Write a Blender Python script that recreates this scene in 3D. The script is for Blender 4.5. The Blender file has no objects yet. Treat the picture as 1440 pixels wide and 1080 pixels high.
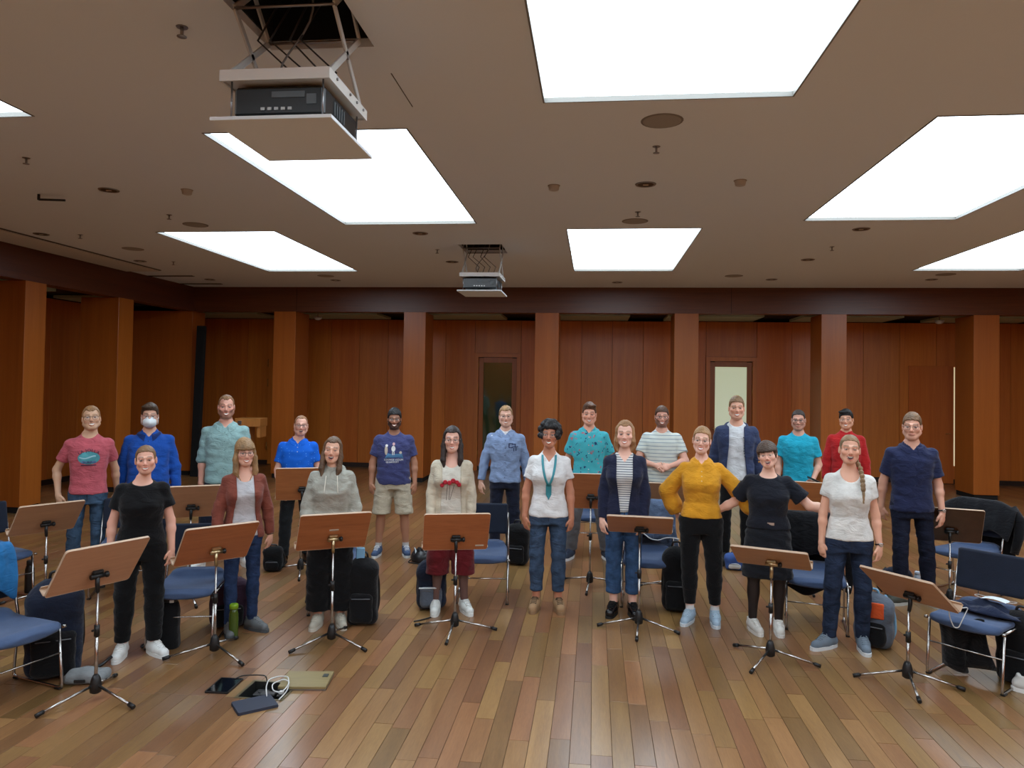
import bpy, bmesh, math, random
import numpy as np
from mathutils import Vector, Matrix
from mathutils.bvhtree import BVHTree
from concurrent.futures import ThreadPoolExecutor

SC = bpy.context.scene
COL = SC.collection
rng = random.Random(7)

# ------------------------------------------------------------------ camera
F_PX, YAW, PITCH, ROLL, CYP = 1040.9, -.1111, .0217, .0157, 515.9
HC = 2.0235                      # camera height above the floor
ZC = 3.9235                      # ceiling height
def _axes():
    cy, sy = math.cos(YAW), math.sin(YAW)
    f = np.array([sy*math.cos(PITCH), cy*math.cos(PITCH), math.sin(PITCH)])
    r = np.array([cy, -sy, 0.0]); u = np.cross(r, f)
    return (r*math.cos(ROLL)+u*math.sin(ROLL), -r*math.sin(ROLL)+u*math.cos(ROLL), f)
AX_R, AX_U, AX_F = _axes()
cam_data = bpy.data.cameras.new('camera')
cam_data.sensor_width = 36.0
cam_data.lens = F_PX/1440*36
cam_data.shift_y = (CYP-540)/1440
cam = bpy.data.objects.new('camera', cam_data)
COL.objects.link(cam)
M = Matrix.Identity(4)
for i in range(3):
    M[i][0] = AX_R[i]; M[i][1] = AX_U[i]; M[i][2] = -AX_F[i]
M[0][3], M[1][3], M[2][3] = 0, 0, HC
cam.matrix_world = M
SC.camera = cam

def spot(x, y, z=0.0):
    """world point at height z that the surveyed photograph pixel (x, y) shows"""
    d = AX_F + AX_R*(x-720)/F_PX - AX_U*(y-CYP)/F_PX
    k = (z-HC)/d[2]
    return Vector((d[0]*k, d[1]*k, z))

# ------------------------------------------------------------------ world, light, exposure
w = bpy.data.worlds.new('world'); SC.world = w
w.use_nodes = True
w.node_tree.nodes['Background'].inputs[0].default_value = (0.5, 0.5, 0.5, 1)
w.node_tree.nodes['Background'].inputs[1].default_value = 0.0
SKY_STRENGTH = 6.4               # the luminous ceiling panels light the hall
SC.view_settings.view_transform = 'Standard'
SC.view_settings.look = 'None'
SC.view_settings.gamma = 1.0
SC.view_settings.use_curve_mapping = False
SC.view_settings.exposure = 0.0
SC.cycles.max_bounces = 8
SC.cycles.diffuse_bounces = 5

# ------------------------------------------------------------------ materials
def s2l(c):
    return tuple(((v/255)/12.92 if v/255 <= .04045 else ((v/255+.055)/1.055)**2.4) for v in c)
MATS = {}
def _new(name):
    m = bpy.data.materials.new(name); m.use_nodes = True
    nt = m.node_tree
    return m, nt, nt.nodes['Principled BSDF']
def plain(name, rgb, rough=.6, metal=0.0, spec=.5, bump=0.0, bscale=200, var=0.0, sheen=0.0, coat=0.0, crease=0.0):
    """solid colour (sRGB 0-255) with fine noise relief and mottling"""
    if name in MATS: return MATS[name]
    m, nt, b = _new(name)
    c = s2l(rgb)
    b.inputs['Base Color'].default_value = (*c, 1)
    b.inputs['Roughness'].default_value = rough
    b.inputs['Metallic'].default_value = metal
    b.inputs['Specular IOR Level'].default_value = spec
    if sheen: b.inputs['Sheen Weight'].default_value = sheen
    if coat: b.inputs['Coat Weight'].default_value = coat
    tc = nt.nodes.new('ShaderNodeTexCoord')
    if var:
        n = nt.nodes.new('ShaderNodeTexNoise'); n.inputs['Scale'].default_value = 14; n.inputs['Detail'].default_value = 5
        nt.links.new(tc.outputs['Object'], n.inputs['Vector'])
        r = nt.nodes.new('ShaderNodeValToRGB')
        r.color_ramp.elements[0].position = .3; r.color_ramp.elements[1].position = .7
        r.color_ramp.elements[0].color = (*[v*(1-var) for v in c], 1)
        r.color_ramp.elements[1].color = (*[min(1, v*(1+var)) for v in c], 1)
        nt.links.new(n.outputs['Fac'], r.inputs['Fac']); nt.links.new(r.outputs['Color'], b.inputs['Base Color'])
    if bump:
        n = nt.nodes.new('ShaderNodeTexNoise'); n.inputs['Scale'].default_value = bscale; n.inputs['Detail'].default_value = 3
        nt.links.new(tc.outputs['Object'], n.inputs['Vector'])
        bp = nt.nodes.new('ShaderNodeBump'); bp.inputs['Strength'].default_value = bump; bp.inputs['Distance'].default_value = .004
        nt.links.new(n.outputs['Fac'], bp.inputs['Height']); nt.links.new(bp.outputs['Normal'], b.inputs['Normal'])
        if crease:
            mp = nt.nodes.new('ShaderNodeMapping'); mp.inputs['Rotation'].default_value = (0, .5, 0); mp.inputs['Scale'].default_value = (1, 1, 1.9)
            nt.links.new(tc.outputs['Object'], mp.inputs['Vector'])
            n2 = nt.nodes.new('ShaderNodeTexNoise'); n2.inputs['Scale'].default_value = 9; n2.inputs['Detail'].default_value = 3; n2.inputs['Distortion'].default_value = 1.2
            nt.links.new(mp.outputs['Vector'], n2.inputs['Vector'])
            b2 = nt.nodes.new('ShaderNodeBump'); b2.inputs['Strength'].default_value = crease; b2.inputs['Distance'].default_value = .035
            nt.links.new(n2.outputs['Fac'], b2.inputs['Height']); nt.links.new(b2.outputs['Normal'], bp.inputs['Normal'])
    MATS[name] = m
    return m
def fabric(name, rgb, var=.12, bump=.35, crease=.42):
    return plain(name, rgb, rough=.92, spec=.15, bump=bump, bscale=160, var=var, sheen=.12, crease=crease)
def denim(name, rgb):
    return plain(name, rgb, rough=.9, spec=.15, bump=.5, bscale=300, var=.35, crease=.5)
def glow(name, rgb, strength):
    if name in MATS: return MATS[name]
    m, nt, b = _new(name)
    b.inputs['Base Color'].default_value = (.8, .8, .8, 1)
    b.inputs['Emission Color'].default_value = (*rgb, 1)
    b.inputs['Emission Strength'].default_value = strength
    MATS[name] = m
    return m
def wood(name, dark, light, axis='z', rough=.38, scale=9.0, contrast=1.0, rand=.25, attr=None, coat=0.0, stretch=.06, gloss_bump=0.0):
    """veneer / plank wood: grain stretched along one axis; tone varies per object (or per plank attribute)"""
    if name in MATS: return MATS[name]
    m, nt, b = _new(name); N = nt.nodes; L = nt.links
    tc = N.new('ShaderNodeTexCoord')
    if attr:
        rn = N.new('ShaderNodeAttribute'); rn.attribute_name = attr; rnd = rn.outputs['Fac']
    else:
        rn = N.new('ShaderNodeObjectInfo'); rnd = rn.outputs['Random']
    mul = N.new('ShaderNodeMath'); mul.operation = 'MULTIPLY'; mul.inputs[1].default_value = 37.0
    L.new(rnd, mul.inputs[0])
    cmb = N.new('ShaderNodeCombineXYZ')
    for i in range(3): L.new(mul.outputs[0], cmb.inputs[i])
    add = N.new('ShaderNodeVectorMath'); add.operation = 'ADD'
    L.new(tc.outputs['Object'], add.inputs[0]); L.new(cmb.outputs[0], add.inputs[1])
    mp = N.new('ShaderNodeMapping')
    s = [1.0, 1.0, 1.0]; s['xyz'.index(axis)] = stretch
    mp.inputs['Scale'].default_value = s
    L.new(add.outputs[0], mp.inputs['Vector'])
    n1 = N.new('ShaderNodeTexNoise'); n1.inputs['Scale'].default_value = scale; n1.inputs['Detail'].default_value = 8
    n1.inputs['Roughness'].default_value = .62; n1.inputs['Distortion'].default_value = .5
    L.new(mp.outputs[0], n1.inputs['Vector'])
    n2 = N.new('ShaderNodeTexNoise'); n2.inputs['Scale'].default_value = scale*9; n2.inputs['Detail'].default_value = 4
    L.new(mp.outputs[0], n2.inputs['Vector'])
    mx = N.new('ShaderNodeMix'); mx.data_type = 'FLOAT'; mx.inputs[0].default_value = .35
    L.new(n1.outputs['Fac'], mx.inputs[2]); L.new(n2.outputs['Fac'], mx.inputs[3])
    r = N.new('ShaderNodeValToRGB')
    r.color_ramp.elements[0].position = .5-.22/contrast; r.color_ramp.elements[1].position = .5+.22/contrast
    r.color_ramp.elements[0].color = (*s2l(dark), 1); r.color_ramp.elements[1].color = (*s2l(light), 1)
    L.new(mx.outputs[0], r.inputs['Fac'])
    hsv = N.new('ShaderNodeHueSaturation')
    mr = N.new('ShaderNodeMapRange'); mr.inputs[3].default_value = 1-rand; mr.inputs[4].default_value = 1+rand
    L.new(rnd, mr.inputs[0]); L.new(mr.outputs[0], hsv.inputs['Value'])
    fr = N.new('ShaderNodeMath'); fr.operation = 'FRACT'; L.new(mul.outputs[0], fr.inputs[0])
    mr2 = N.new('ShaderNodeMapRange'); mr2.inputs[3].default_value = .5-.012*rand*4; mr2.inputs[4].default_value = .5+.012*rand*4
    L.new(fr.outputs[0], mr2.inputs[0]); L.new(mr2.outputs[0], hsv.inputs['Hue'])
    L.new(r.outputs['Color'], hsv.inputs['Color']); L.new(hsv.outputs['Color'], b.inputs['Base Color'])
    rr = N.new('ShaderNodeMapRange'); rr.inputs[3].default_value = rough-.06; rr.inputs[4].default_value = rough+.08
    L.new(n1.outputs['Fac'], rr.inputs[0]); L.new(rr.outputs[0], b.inputs['Roughness'])
    bp = N.new('ShaderNodeBump'); bp.inputs['Strength'].default_value = .12; bp.inputs['Distance'].default_value = .002
    L.new(n2.outputs['Fac'], bp.inputs['Height']); L.new(bp.outputs['Normal'], b.inputs['Normal'])
    if coat: b.inputs['Coat Weight'].default_value = coat; b.inputs['Coat Roughness'].default_value = .25
    MATS[name] = m
    return m
def attr_skin():
    m, nt, b = _new('skin')
    a = nt.nodes.new('ShaderNodeAttribute'); a.attribute_name = 'tone'
    nt.links.new(a.outputs['Color'], b.inputs['Base Color'])
    b.inputs['Roughness'].default_value = .5
    b.inputs['Subsurface Weight'].default_value = .08
    b.inputs['Subsurface Radius'].default_value = (.01, .004, .002)
    MATS['skin'] = m
    return m
def striped(name, base, line, period, frac=.25):
    """horizontal stripes knitted into the cloth"""
    m, nt, b = _new(name); N = nt.nodes; L = nt.links
    tc = N.new('ShaderNodeTexCoord'); sp = N.new('ShaderNodeSeparateXYZ'); L.new(tc.outputs['Object'], sp.inputs[0])
    d = N.new('ShaderNodeMath'); d.operation = 'DIVIDE'; d.inputs[1].default_value = period; L.new(sp.outputs['Z'], d.inputs[0])
    f = N.new('ShaderNodeMath'); f.operation = 'FRACT'; L.new(d.outputs[0], f.inputs[0])
    l = N.new('ShaderNodeMath'); l.operation = 'LESS_THAN'; l.inputs[1].default_value = frac; L.new(f.outputs[0], l.inputs[0])
    mx = N.new('ShaderNodeMix'); mx.data_type = 'RGBA'
    mx.inputs[6].default_value = (*s2l(base), 1); mx.inputs[7].default_value = (*s2l(line), 1)
    L.new(l.outputs[0], mx.inputs[0]); L.new(mx.outputs[2], b.inputs['Base Color'])
    b.inputs['Roughness'].default_value = .92; b.inputs['Specular IOR Level'].default_value = .15
    MATS[name] = m
    return m
def dotted(name, base, dot, scale, thr, dot2=None):
    """small motifs scattered over the cloth"""
    m, nt, b = _new(name); N = nt.nodes; L = nt.links
    tc = N.new('ShaderNodeTexCoord')
    v = N.new('ShaderNodeTexVoronoi'); v.inputs['Scale'].default_value = scale; v.inputs['Randomness'].default_value = .35 if not dot2 else 1
    if dot2:
        nz = N.new('ShaderNodeTexNoise'); nz.inputs['Scale'].default_value = 30; L.new(tc.outputs['Object'], nz.inputs['Vector'])
        ad = N.new('ShaderNodeMixRGB'); ad.inputs[0].default_value = .08; L.new(tc.outputs['Object'], ad.inputs[1]); L.new(nz.outputs['Color'], ad.inputs[2])
        L.new(ad.outputs[0], v.inputs['Vector'])
    else:
        L.new(tc.outputs['Object'], v.inputs['Vector'])
    l = N.new('ShaderNodeMath'); l.operation = 'LESS_THAN'; l.inputs[1].default_value = thr; L.new(v.outputs['Distance'], l.inputs[0])
    mx = N.new('ShaderNodeMix'); mx.data_type = 'RGBA'; mx.inputs[6].default_value = (*s2l(base), 1); mx.inputs[7].default_value = (*s2l(dot), 1)
    if dot2:
        g = N.new('ShaderNodeSeparateColor'); L.new(v.outputs['Color'], g.inputs[0])
        g2 = N.new('ShaderNodeMath'); g2.operation = 'GREATER_THAN'; g2.inputs[1].default_value = .5; L.new(g.outputs[0], g2.inputs[0])
        m2 = N.new('ShaderNodeMix'); m2.data_type = 'RGBA'; m2.inputs[6].default_value = (*s2l(dot), 1); m2.inputs[7].default_value = (*s2l(dot2), 1)
        L.new(g2.outputs[0], m2.inputs[0]); L.new(m2.outputs[2], mx.inputs[7])
    L.new(l.outputs[0], mx.inputs[0]); L.new(mx.outputs[2], b.inputs['Base Color'])
    b.inputs['Roughness'].default_value = .9; b.inputs['Specular IOR Level'].default_value = .15
    MATS[name] = m
    return m
def glass(name, rgb=(255, 255, 255), rough=.02):
    if name in MATS: return MATS[name]
    m, nt, b = _new(name)
    b.inputs['Base Color'].default_value = (*s2l(rgb), 1)
    b.inputs['Alpha'].default_value = .07
    b.inputs['Roughness'].default_value = rough
    MATS[name] = m
    return m
CHROME = plain('chrome', (176, 172, 168), rough=.24, metal=1.0)
STEEL = plain('brushed_steel', (150, 150, 152), rough=.4, metal=1.0)
BLACKP = plain('black_plastic', (14, 14, 15), rough=.45)
WHITEP = plain('white_enamel', (205, 206, 204), rough=.45)
SKIN = attr_skin()

# ------------------------------------------------------------------ object helpers
def tag(o, label=None, cat=None, group=None, kind=None):
    if label: o['label'] = label
    if cat: o['category'] = cat
    if group: o['group'] = group
    if kind: o['kind'] = kind
    return o
def empty(name, loc=(0, 0, 0), rz=0.0, label=None, cat=None, group=None):
    o = bpy.data.objects.new(name, None); COL.objects.link(o)
    o.empty_display_size = .1
    o.location = loc; o.rotation_euler = (0, 0, rz)
    return tag(o, label, cat, group)
def obj(name, me, mat=None, parent=None, loc=None, rot=None):
    o = bpy.data.objects.new(name, me); COL.objects.link(o)
    if mat is not None and me is not None:
        me.materials.clear(); me.materials.append(mat)
    if parent: o.parent = parent
    if loc is not None: o.location = loc
    if rot is not None: o.rotation_euler = rot
    return o
def copy_tree(o, parent=None):
    c = o.copy(); COL.objects.link(c); c.parent = parent
    for ch in o.children: copy_tree(ch, c)
    return c
class MB:
    """collects boxes, tubes, lathes into one mesh"""
    def __init__(s): s.v = []; s.f = []; s.sm = []
    def add(s, vs, fs, smooth=False):
        n = len(s.v); s.v += [tuple(v) for v in vs]
        s.f += [tuple(i+n for i in f) for f in fs]; s.sm += [smooth]*len(fs); return s
    def box(s, c, d, bev=0.0, R=None):
        hx, hy, hz = d[0]/2, d[1]/2, d[2]/2
        if bev <= 0:
            vs = [(x, y, z) for x in (-hx, hx) for y in (-hy, hy) for z in (-hz, hz)]
            fs = [(0, 1, 3, 2), (4, 6, 7, 5), (0, 4, 5, 1), (2, 3, 7, 6), (0, 2, 6, 4), (1, 5, 7, 3)]
        else:
            b = min(bev, hx*.95, hy*.95, hz*.95)
            vs = []; idx = {}
            for sx in (-1, 1):
                for sy in (-1, 1):
                    for sz in (-1, 1):
                        for a in range(3):
                            p = [sx*(hx-b), sy*(hy-b), sz*(hz-b)]
                            p[a] = (sx*hx, sy*hy, sz*hz)[a]
                            idx[(sx, sy, sz, a)] = len(vs); vs.append(tuple(p))
            fs = []
            for a in range(3):
                o1, o2 = [i for i in range(3) if i != a]
                for sg in (-1, 1):
                    q = []
                    for (u_, v_) in ((-1, -1), (1, -1), (1, 1), (-1, 1)):
                        k = [0, 0, 0]; k[a] = sg; k[o1] = u_; k[o2] = v_
                        q.append(idx[(*k, a)])
                    flip = (sg == 1) != (a != 1)
                    fs.append(tuple(q[::-1] if flip else q))
            for a in range(3):
                o1, o2 = [i for i in range(3) if i != a]
                for u_ in (-1, 1):
                    for v_ in (-1, 1):
                        def K(sg, ax):
                            k = [0, 0, 0]; k[a] = sg; k[o1] = u_; k[o2] = v_
                            return idx[(*k, ax)]
                        fs.append((K(-1, o1), K(1, o1), K(1, o2), K(-1, o2)))
            for sx in (-1, 1):
                for sy in (-1, 1):
                    for sz in (-1, 1): fs.append(tuple(idx[(sx, sy, sz, a)] for a in range(3)))
        out = []
        for v in vs:
            v = Vector(v)
            if R is not None: v = R @ v
            out.append((v[0]+c[0], v[1]+c[1], v[2]+c[2]))
        return s.add(out, fs)
    def tube(s, pts, r, n=8, cap=True, closed=False):
        pts = [Vector(p) for p in pts]; m = len(pts)
        rs = r if isinstance(r, (list, tuple)) else [r]*m
        vs = []; prev = None
        for i, p in enumerate(pts):
            if closed: t = (pts[(i+1) % m]-pts[i-1])
            else: t = pts[min(i+1, m-1)]-pts[max(i-1, 0)]
            t = t.normalized() if t.length > 1e-9 else Vector((0, 0, 1))
            if prev is None:
                a = Vector((1, 0, 0)) if abs(t.x) < .9 else Vector((0, 1, 0))
                u_ = (a-t*a.dot(t)).normalized()
            else: u_ = (prev-t*prev.dot(t)).normalized()
            prev = u_; v_ = t.cross(u_)
            for k in range(n):
                an = 2*math.pi*k/n
                vs.append(p+(u_*math.cos(an)+v_*math.sin(an))*rs[i])
        fs = []
        for i in range(m if closed else m-1):
            j = (i+1) % m
            for k in range(n):
                k2 = (k+1) % n
                fs.append((i*n+k, i*n+k2, j*n+k2, j*n+k))
        s.add(vs, fs, True)
        if cap and not closed:
            s.f.append(tuple(len(s.v)-m*n+k for k in range(n))[::-1]); s.sm.append(False)
            s.f.append(tuple(len(s.v)-n+k for k in range(n))); s.sm.append(False)
        return s
    def lathe(s, prof, c=(0, 0, 0), n=20, R=None):
        vs = []
        for (r, z) in prof:
            for k in range(n):
                v = Vector((r*math.cos(2*math.pi*k/n), r*math.sin(2*math.pi*k/n), z))
                if R is not None: v = R @ v
                vs.append((v[0]+c[0], v[1]+c[1], v[2]+c[2]))
        fs = []
        for i in range(len(prof)-1):
            for k in range(n):
                k2 = (k+1) % n
                fs.append((i*n+k, i*n+k2, (i+1)*n+k2, (i+1)*n+k))
        s.add(vs, fs, True)
        b = len(s.v)-len(vs)
        s.f.append(tuple(b+k for k in range(n))[::-1]); s.sm.append(False)
        s.f.append(tuple(len(s.v)-n+k for k in range(n))); s.sm.append(False)
        return s
    def poly(s, pts, thick, axis=2):
        """flat polygon in xy extruded by thick in z"""
        n = len(pts)
        vs = [(x, y, 0) for x, y in pts]+[(x, y, thick) for x, y in pts]
        fs = [tuple(range(n))[::-1], tuple(range(n, 2*n))]+[(i, (i+1) % n, n+(i+1) % n, n+i) for i in range(n)]
        return s.add(vs, fs)
    def grid(s, P, nu, nv, smooth=True):
        """P: nu*nv points"""
        fs = [(i*nv+j, i*nv+j+1, (i+1)*nv+j+1, (i+1)*nv+j) for i in range(nu-1) for j in range(nv-1)]
        return s.add(P, fs, smooth)
    def mesh(s, name='m'):
        me = bpy.data.meshes.new(name); me.from_pydata(s.v, [], s.f)
        if any(s.sm): me.polygons.foreach_set('use_smooth', s.sm)
        me.update()
        if len(s.f) < 20000:
            bm = bmesh.new(); bm.from_mesh(me); bmesh.ops.recalc_face_normals(bm, faces=bm.faces); bm.to_mesh(me); bm.free()
        return me
    def build(s, name, mat=None, parent=None, loc=None, rot=None):
        return obj(name, s.mesh(name), mat, parent, loc, rot)
def np_mesh(name, v, f, smooth=True, cols=None, attr='tone'):
    me = bpy.data.meshes.new(name)
    nv, nf = len(v), len(f)
    me.vertices.add(nv); me.vertices.foreach_set('co', np.ascontiguousarray(v, dtype=np.float32).ravel())
    me.loops.add(nf*4); me.loops.foreach_set('vertex_index', np.ascontiguousarray(f, dtype=np.int32).ravel())
    me.polygons.add(nf); me.polygons.foreach_set('loop_start', np.arange(0, nf*4, 4, dtype=np.int32))
    me.polygons.foreach_set('use_smooth', np.full(nf, smooth))
    me.update(calc_edges=True)
    if cols is not None:
        a = me.attributes.new(attr, 'FLOAT_COLOR', 'POINT')
        c = np.ones((nv, 4), np.float32); c[:, :3] = cols
        a.data.foreach_set('color', c.ravel())
    return me
def fillet(pts, r, n=4):
    """round the corners of a polyline for tubes"""
    pts = [Vector(p) for p in pts]; out = [pts[0]]
    for i in range(1, len(pts)-1):
        a, b, c = pts[i-1], pts[i], pts[i+1]
        d1 = (a-b); d2 = (c-b); rr = min(r, d1.length*.45, d2.length*.45)
        p, q = b+d1.normalized()*rr, b+d2.normalized()*rr
        for k in range(n+1):
            t = k/n; out.append(p*(1-t)**2+b*2*t*(1-t)+q*t*t)
    out.append(pts[-1]); return out
# ------------------------------------------------------------------ implicit surfaces (bodies, clothes, bags)
def smin(a, b, k):
    if k <= 0: return np.minimum(a, b)
    h = np.clip(.5+.5*(b-a)/k, 0, 1)
    return b+(a-b)*h-k*h*(1-h)
def axis_steps(lo, hi, coarse, zones=()):
    """rectilinear axis: coarse steps with finer steps inside zones (a, b, step)"""
    out = [lo]; p = lo
    while p < hi:
        st = coarse
        for a, b, f in zones:
            if a-.5*f <= p < b: st = min(st, f)
        p += st; out.append(p)
    return np.array(out, np.float32)
class Field:
    def __init__(s, xs, ys, zs):
        s.x, s.y, s.z = [np.asarray(a, np.float32) for a in (xs, ys, zs)]
        s.D = np.full((len(xs), len(ys), len(zs)), 1.0, np.float32)
    @classmethod
    def uni(cls, lo, hi, st):
        return cls(*[np.arange(lo[i], hi[i]+st, st, dtype=np.float32) for i in range(3)])
    def sub(s, lo, hi):
        sl = []
        for a, l, h in zip((s.x, s.y, s.z), lo, hi):
            i0 = max(0, int(np.searchsorted(a, l))-1); i1 = min(len(a), int(np.searchsorted(a, h))+1)
            if i1 <= i0: return None
            sl.append(slice(i0, i1))
        sl = tuple(sl)
        return sl, s.x[sl[0]][:, None, None], s.y[sl[1]][None, :, None], s.z[sl[2]][None, None, :]
    def put(s, sl, d, k, op):
        A = s.D[sl]
        if op == 'add': s.D[sl] = smin(A, d, k)
        elif op == 'sub': s.D[sl] = -smin(-A, d, k)
        elif op == 'int': s.D[sl] = -smin(-A, -d, k)
    def cone(s, a, b, ra, rb, k=.02, op='add', cut0=None, cut1=None, flat=None):
        a = np.asarray(a, np.float32); b = np.asarray(b, np.float32); m = max(ra, rb)+k+.03
        q = s.sub(np.minimum(a, b)-m, np.maximum(a, b)+m)
        if q is None: return s
        sl, X, Y, Z = q
        ba = b-a; L2 = float(ba@ba)+1e-9
        px, py, pz = X-a[0], Y-a[1], Z-a[2]
        tt = (px*ba[0]+py*ba[1]+pz*ba[2])/L2; h = np.clip(tt, 0, 1)
        dx, dy, dz = px-ba[0]*h, py-ba[1]*h, pz-ba[2]*h
        if flat is not None: dy = dy*flat
        d = np.sqrt(dx*dx+dy*dy+dz*dz)-(ra+(rb-ra)*h)
        L = math.sqrt(L2)
        if cut1 is not None: d = np.maximum(d, (tt-cut1)*L)
        if cut0 is not None: d = np.maximum(d, (cut0-tt)*L)
        s.put(sl, d, k, op); return s
    def ell(s, c, r, k=.02, R=None, op='add'):
        c = np.asarray(c, np.float32); r = np.asarray(r, np.float32); m = float(r.max())+k+.03
        q = s.sub(c-m, c+m)
        if q is None: return s
        sl, X, Y, Z = q
        x, y, z = X-c[0], Y-c[1], Z-c[2]
        if R is not None:
            x, y, z = (R[0, 0]*x+R[1, 0]*y+R[2, 0]*z, R[0, 1]*x+R[1, 1]*y+R[2, 1]*z, R[0, 2]*x+R[1, 2]*y+R[2, 2]*z)
        k0 = np.sqrt((x/r[0])**2+(y/r[1])**2+(z/r[2])**2)
        k1 = np.sqrt((x/r[0]**2)**2+(y/r[1]**2)**2+(z/r[2]**2)**2)+1e-6
        s.put(sl, (k0*(k0-1)/k1).astype(np.float32), k, op); return s
    def rbox(s, c, h, r=.02, k=.0, R=None, op='add'):
        c = np.asarray(c, np.float32); m = float(np.linalg.norm(h))+k+.03
        q = s.sub(c-m, c+m)
        if q is None: return s
        sl, X, Y, Z = q
        x, y, z = X-c[0], Y-c[1], Z-c[2]
        if R is not None:
            x, y, z = (R[0, 0]*x+R[1, 0]*y+R[2, 0]*z, R[0, 1]*x+R[1, 1]*y+R[2, 1]*z, R[0, 2]*x+R[1, 2]*y+R[2, 2]*z)
        x, y, z = np.abs(x)-(h[0]-r), np.abs(y)-(h[1]-r), np.abs(z)-(h[2]-r)
        d = np.sqrt(np.maximum(x, 0)**2+np.maximum(y, 0)**2+np.maximum(z, 0)**2)+np.minimum(np.maximum(x, np.maximum(y, z)), 0)-r
        s.put(sl, d.astype(np.float32), k, op); return s
    def loft(s, tab, z0, z1, k=.02, n=2.4, op='add'):
        """tab rows (z, half width, half depth, centre y, centre x): upright body of elliptic sections"""
        t = np.array([list(r)+[0]*(5-len(r)) for r in tab], np.float32)
        o = np.argsort(t[:, 0]); t = t[o]
        m = .04+k
        q = s.sub((-9, -9, z0-m), (9, 9, z1+m))
        sl, X, Y, Z = q
        zz = Z[0, 0]
        a, b, cy, cx = [np.interp(zz, t[:, 0], t[:, i])[None, None, :] for i in (1, 2, 3, 4)]
        e = (np.abs((X-cx)/a)**n+np.abs((Y-cy)/b)**n)**(1/n)
        d = (e-1)*np.minimum(a, b)
        d = np.maximum(d, np.maximum(z0-Z, Z-z1)).astype(np.float32)
        s.put(sl, d, k, op); return s
    def folds(s, amp, seed=0, freq=1.0, zfade=None):
        X, Y, Z = s.x[:, None, None], s.y[None, :, None], s.z[None, None, :]
        p = seed*1.7
        w1 = np.sin(X*23*freq+2.2*np.sin(Z*17*freq+p)+p)*np.sin(Z*29*freq+1.8*np.sin(X*19*freq+p*2))
        w2 = np.sin((X+Y*.6)*41*freq+Z*26*freq+p)*np.sin(Z*47*freq-X*15*freq+2*p)*.5
        s.D += (amp*(w1+w2)).astype(np.float32); return s
    def mesh(s):
        D = s.D
        D = np.pad(D, 1, constant_values=1.0)
        ax = [np.concatenate(([a[0]-.01], a, [a[-1]+.01])) for a in (s.x, s.y, s.z)]
        S = D < 0
        nx, ny, nz = D.shape
        cnt = np.zeros((nx-1, ny-1, nz-1), np.int8)
        for i in (0, 1):
            for j in (0, 1):
                for k in (0, 1): cnt += S[i:nx-1+i, j:ny-1+j, k:nz-1+k]
        act = (cnt > 0) & (cnt < 8)
        I, J, K = np.nonzero(act)
        n = len(I)
        idx = np.full(act.shape, -1, np.int32); idx[I, J, K] = np.arange(n)
        acc = np.zeros((n, 3)); c = np.zeros(n)
        for axis in range(3):
            o = [q for q in range(3) if q != axis]
            for u_ in (0, 1):
                for v_ in (0, 1):
                    d0 = [0, 0, 0]; d0[o[0]] = u_; d0[o[1]] = v_; d1 = list(d0); d1[axis] = 1
                    A = D[I+d0[0], J+d0[1], K+d0[2]]; B = D[I+d1[0], J+d1[1], K+d1[2]]
                    m = (A < 0) != (B < 0)
                    t = A[m]/(A[m]-B[m])
                    p = np.zeros((m.sum(), 3)); p[:, axis] = t; p[:, o[0]] = u_; p[:, o[1]] = v_
                    acc[m] += p; c[m] += 1
        P = acc/c[:, None]+np.stack([I, J, K], 1)
        V = np.stack([np.interp(P[:, q], np.arange(len(ax[q])), ax[q]) for q in range(3)], 1)
        faces = []
        for axis in range(3):
            sl0 = [slice(1, -1)]*3; sl1 = [slice(1, -1)]*3
            sl0[axis] = slice(0, -1); sl1[axis] = slice(1, None)
            A, B = S[tuple(sl0)], S[tuple(sl1)]
            ch = np.nonzero(A != B)
            if len(ch[0]) == 0: continue
            a0 = A[ch]
            base = [ch[0]+1, ch[1]+1, ch[2]+1]; base[axis] = base[axis]-1
            o1, o2 = (axis+1) % 3, (axis+2) % 3
            q = []
            for (u_, v_) in ((-1, -1), (0, -1), (0, 0), (-1, 0)):
                b = [x.copy() for x in base]; b[o1] = b[o1]+u_; b[o2] = b[o2]+v_
                q.append(idx[b[0], b[1], b[2]])
            q = np.stack(q, 1)
            q[~a0] = q[~a0][:, ::-1]
            faces.append(q)
        Fc = np.concatenate(faces); Fc = Fc[(Fc >= 0).all(1)]
        return V.astype(np.float32), Fc.astype(np.int32)

# ------------------------------------------------------------------ people
def rot3(turn, nod, tilt):
    a, b, c = [math.radians(v) for v in (turn, nod, tilt)]
    Rz = np.array([[math.cos(a), -math.sin(a), 0], [math.sin(a), math.cos(a), 0], [0, 0, 1]])
    Rx = np.array([[1, 0, 0], [0, math.cos(b), -math.sin(b)], [0, math.sin(b), math.cos(b)]])
    Ry = np.array([[math.cos(c), 0, math.sin(c)], [0, 1, 0], [-math.sin(c), 0, math.cos(c)]])
    return (Rz@Ry@Rx).astype(np.float32)
def unit(v):
    v = np.asarray(v, float); return v/(np.linalg.norm(v)+1e-9)
MALE = [(.80, .160, .112, 0), (.90, .168, .118, 0), (1.0, .156, .110, 0), (1.10, .150, .108, 0), (1.24, .168, .120, 0), (1.33, .176, .116, .004),
        (1.38, .166, .100, .008), (1.415, .140, .082, .012), (1.445, .106, .070, .014), (1.475, .074, .062, .014), (1.51, .056, .056, .014)]
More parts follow.
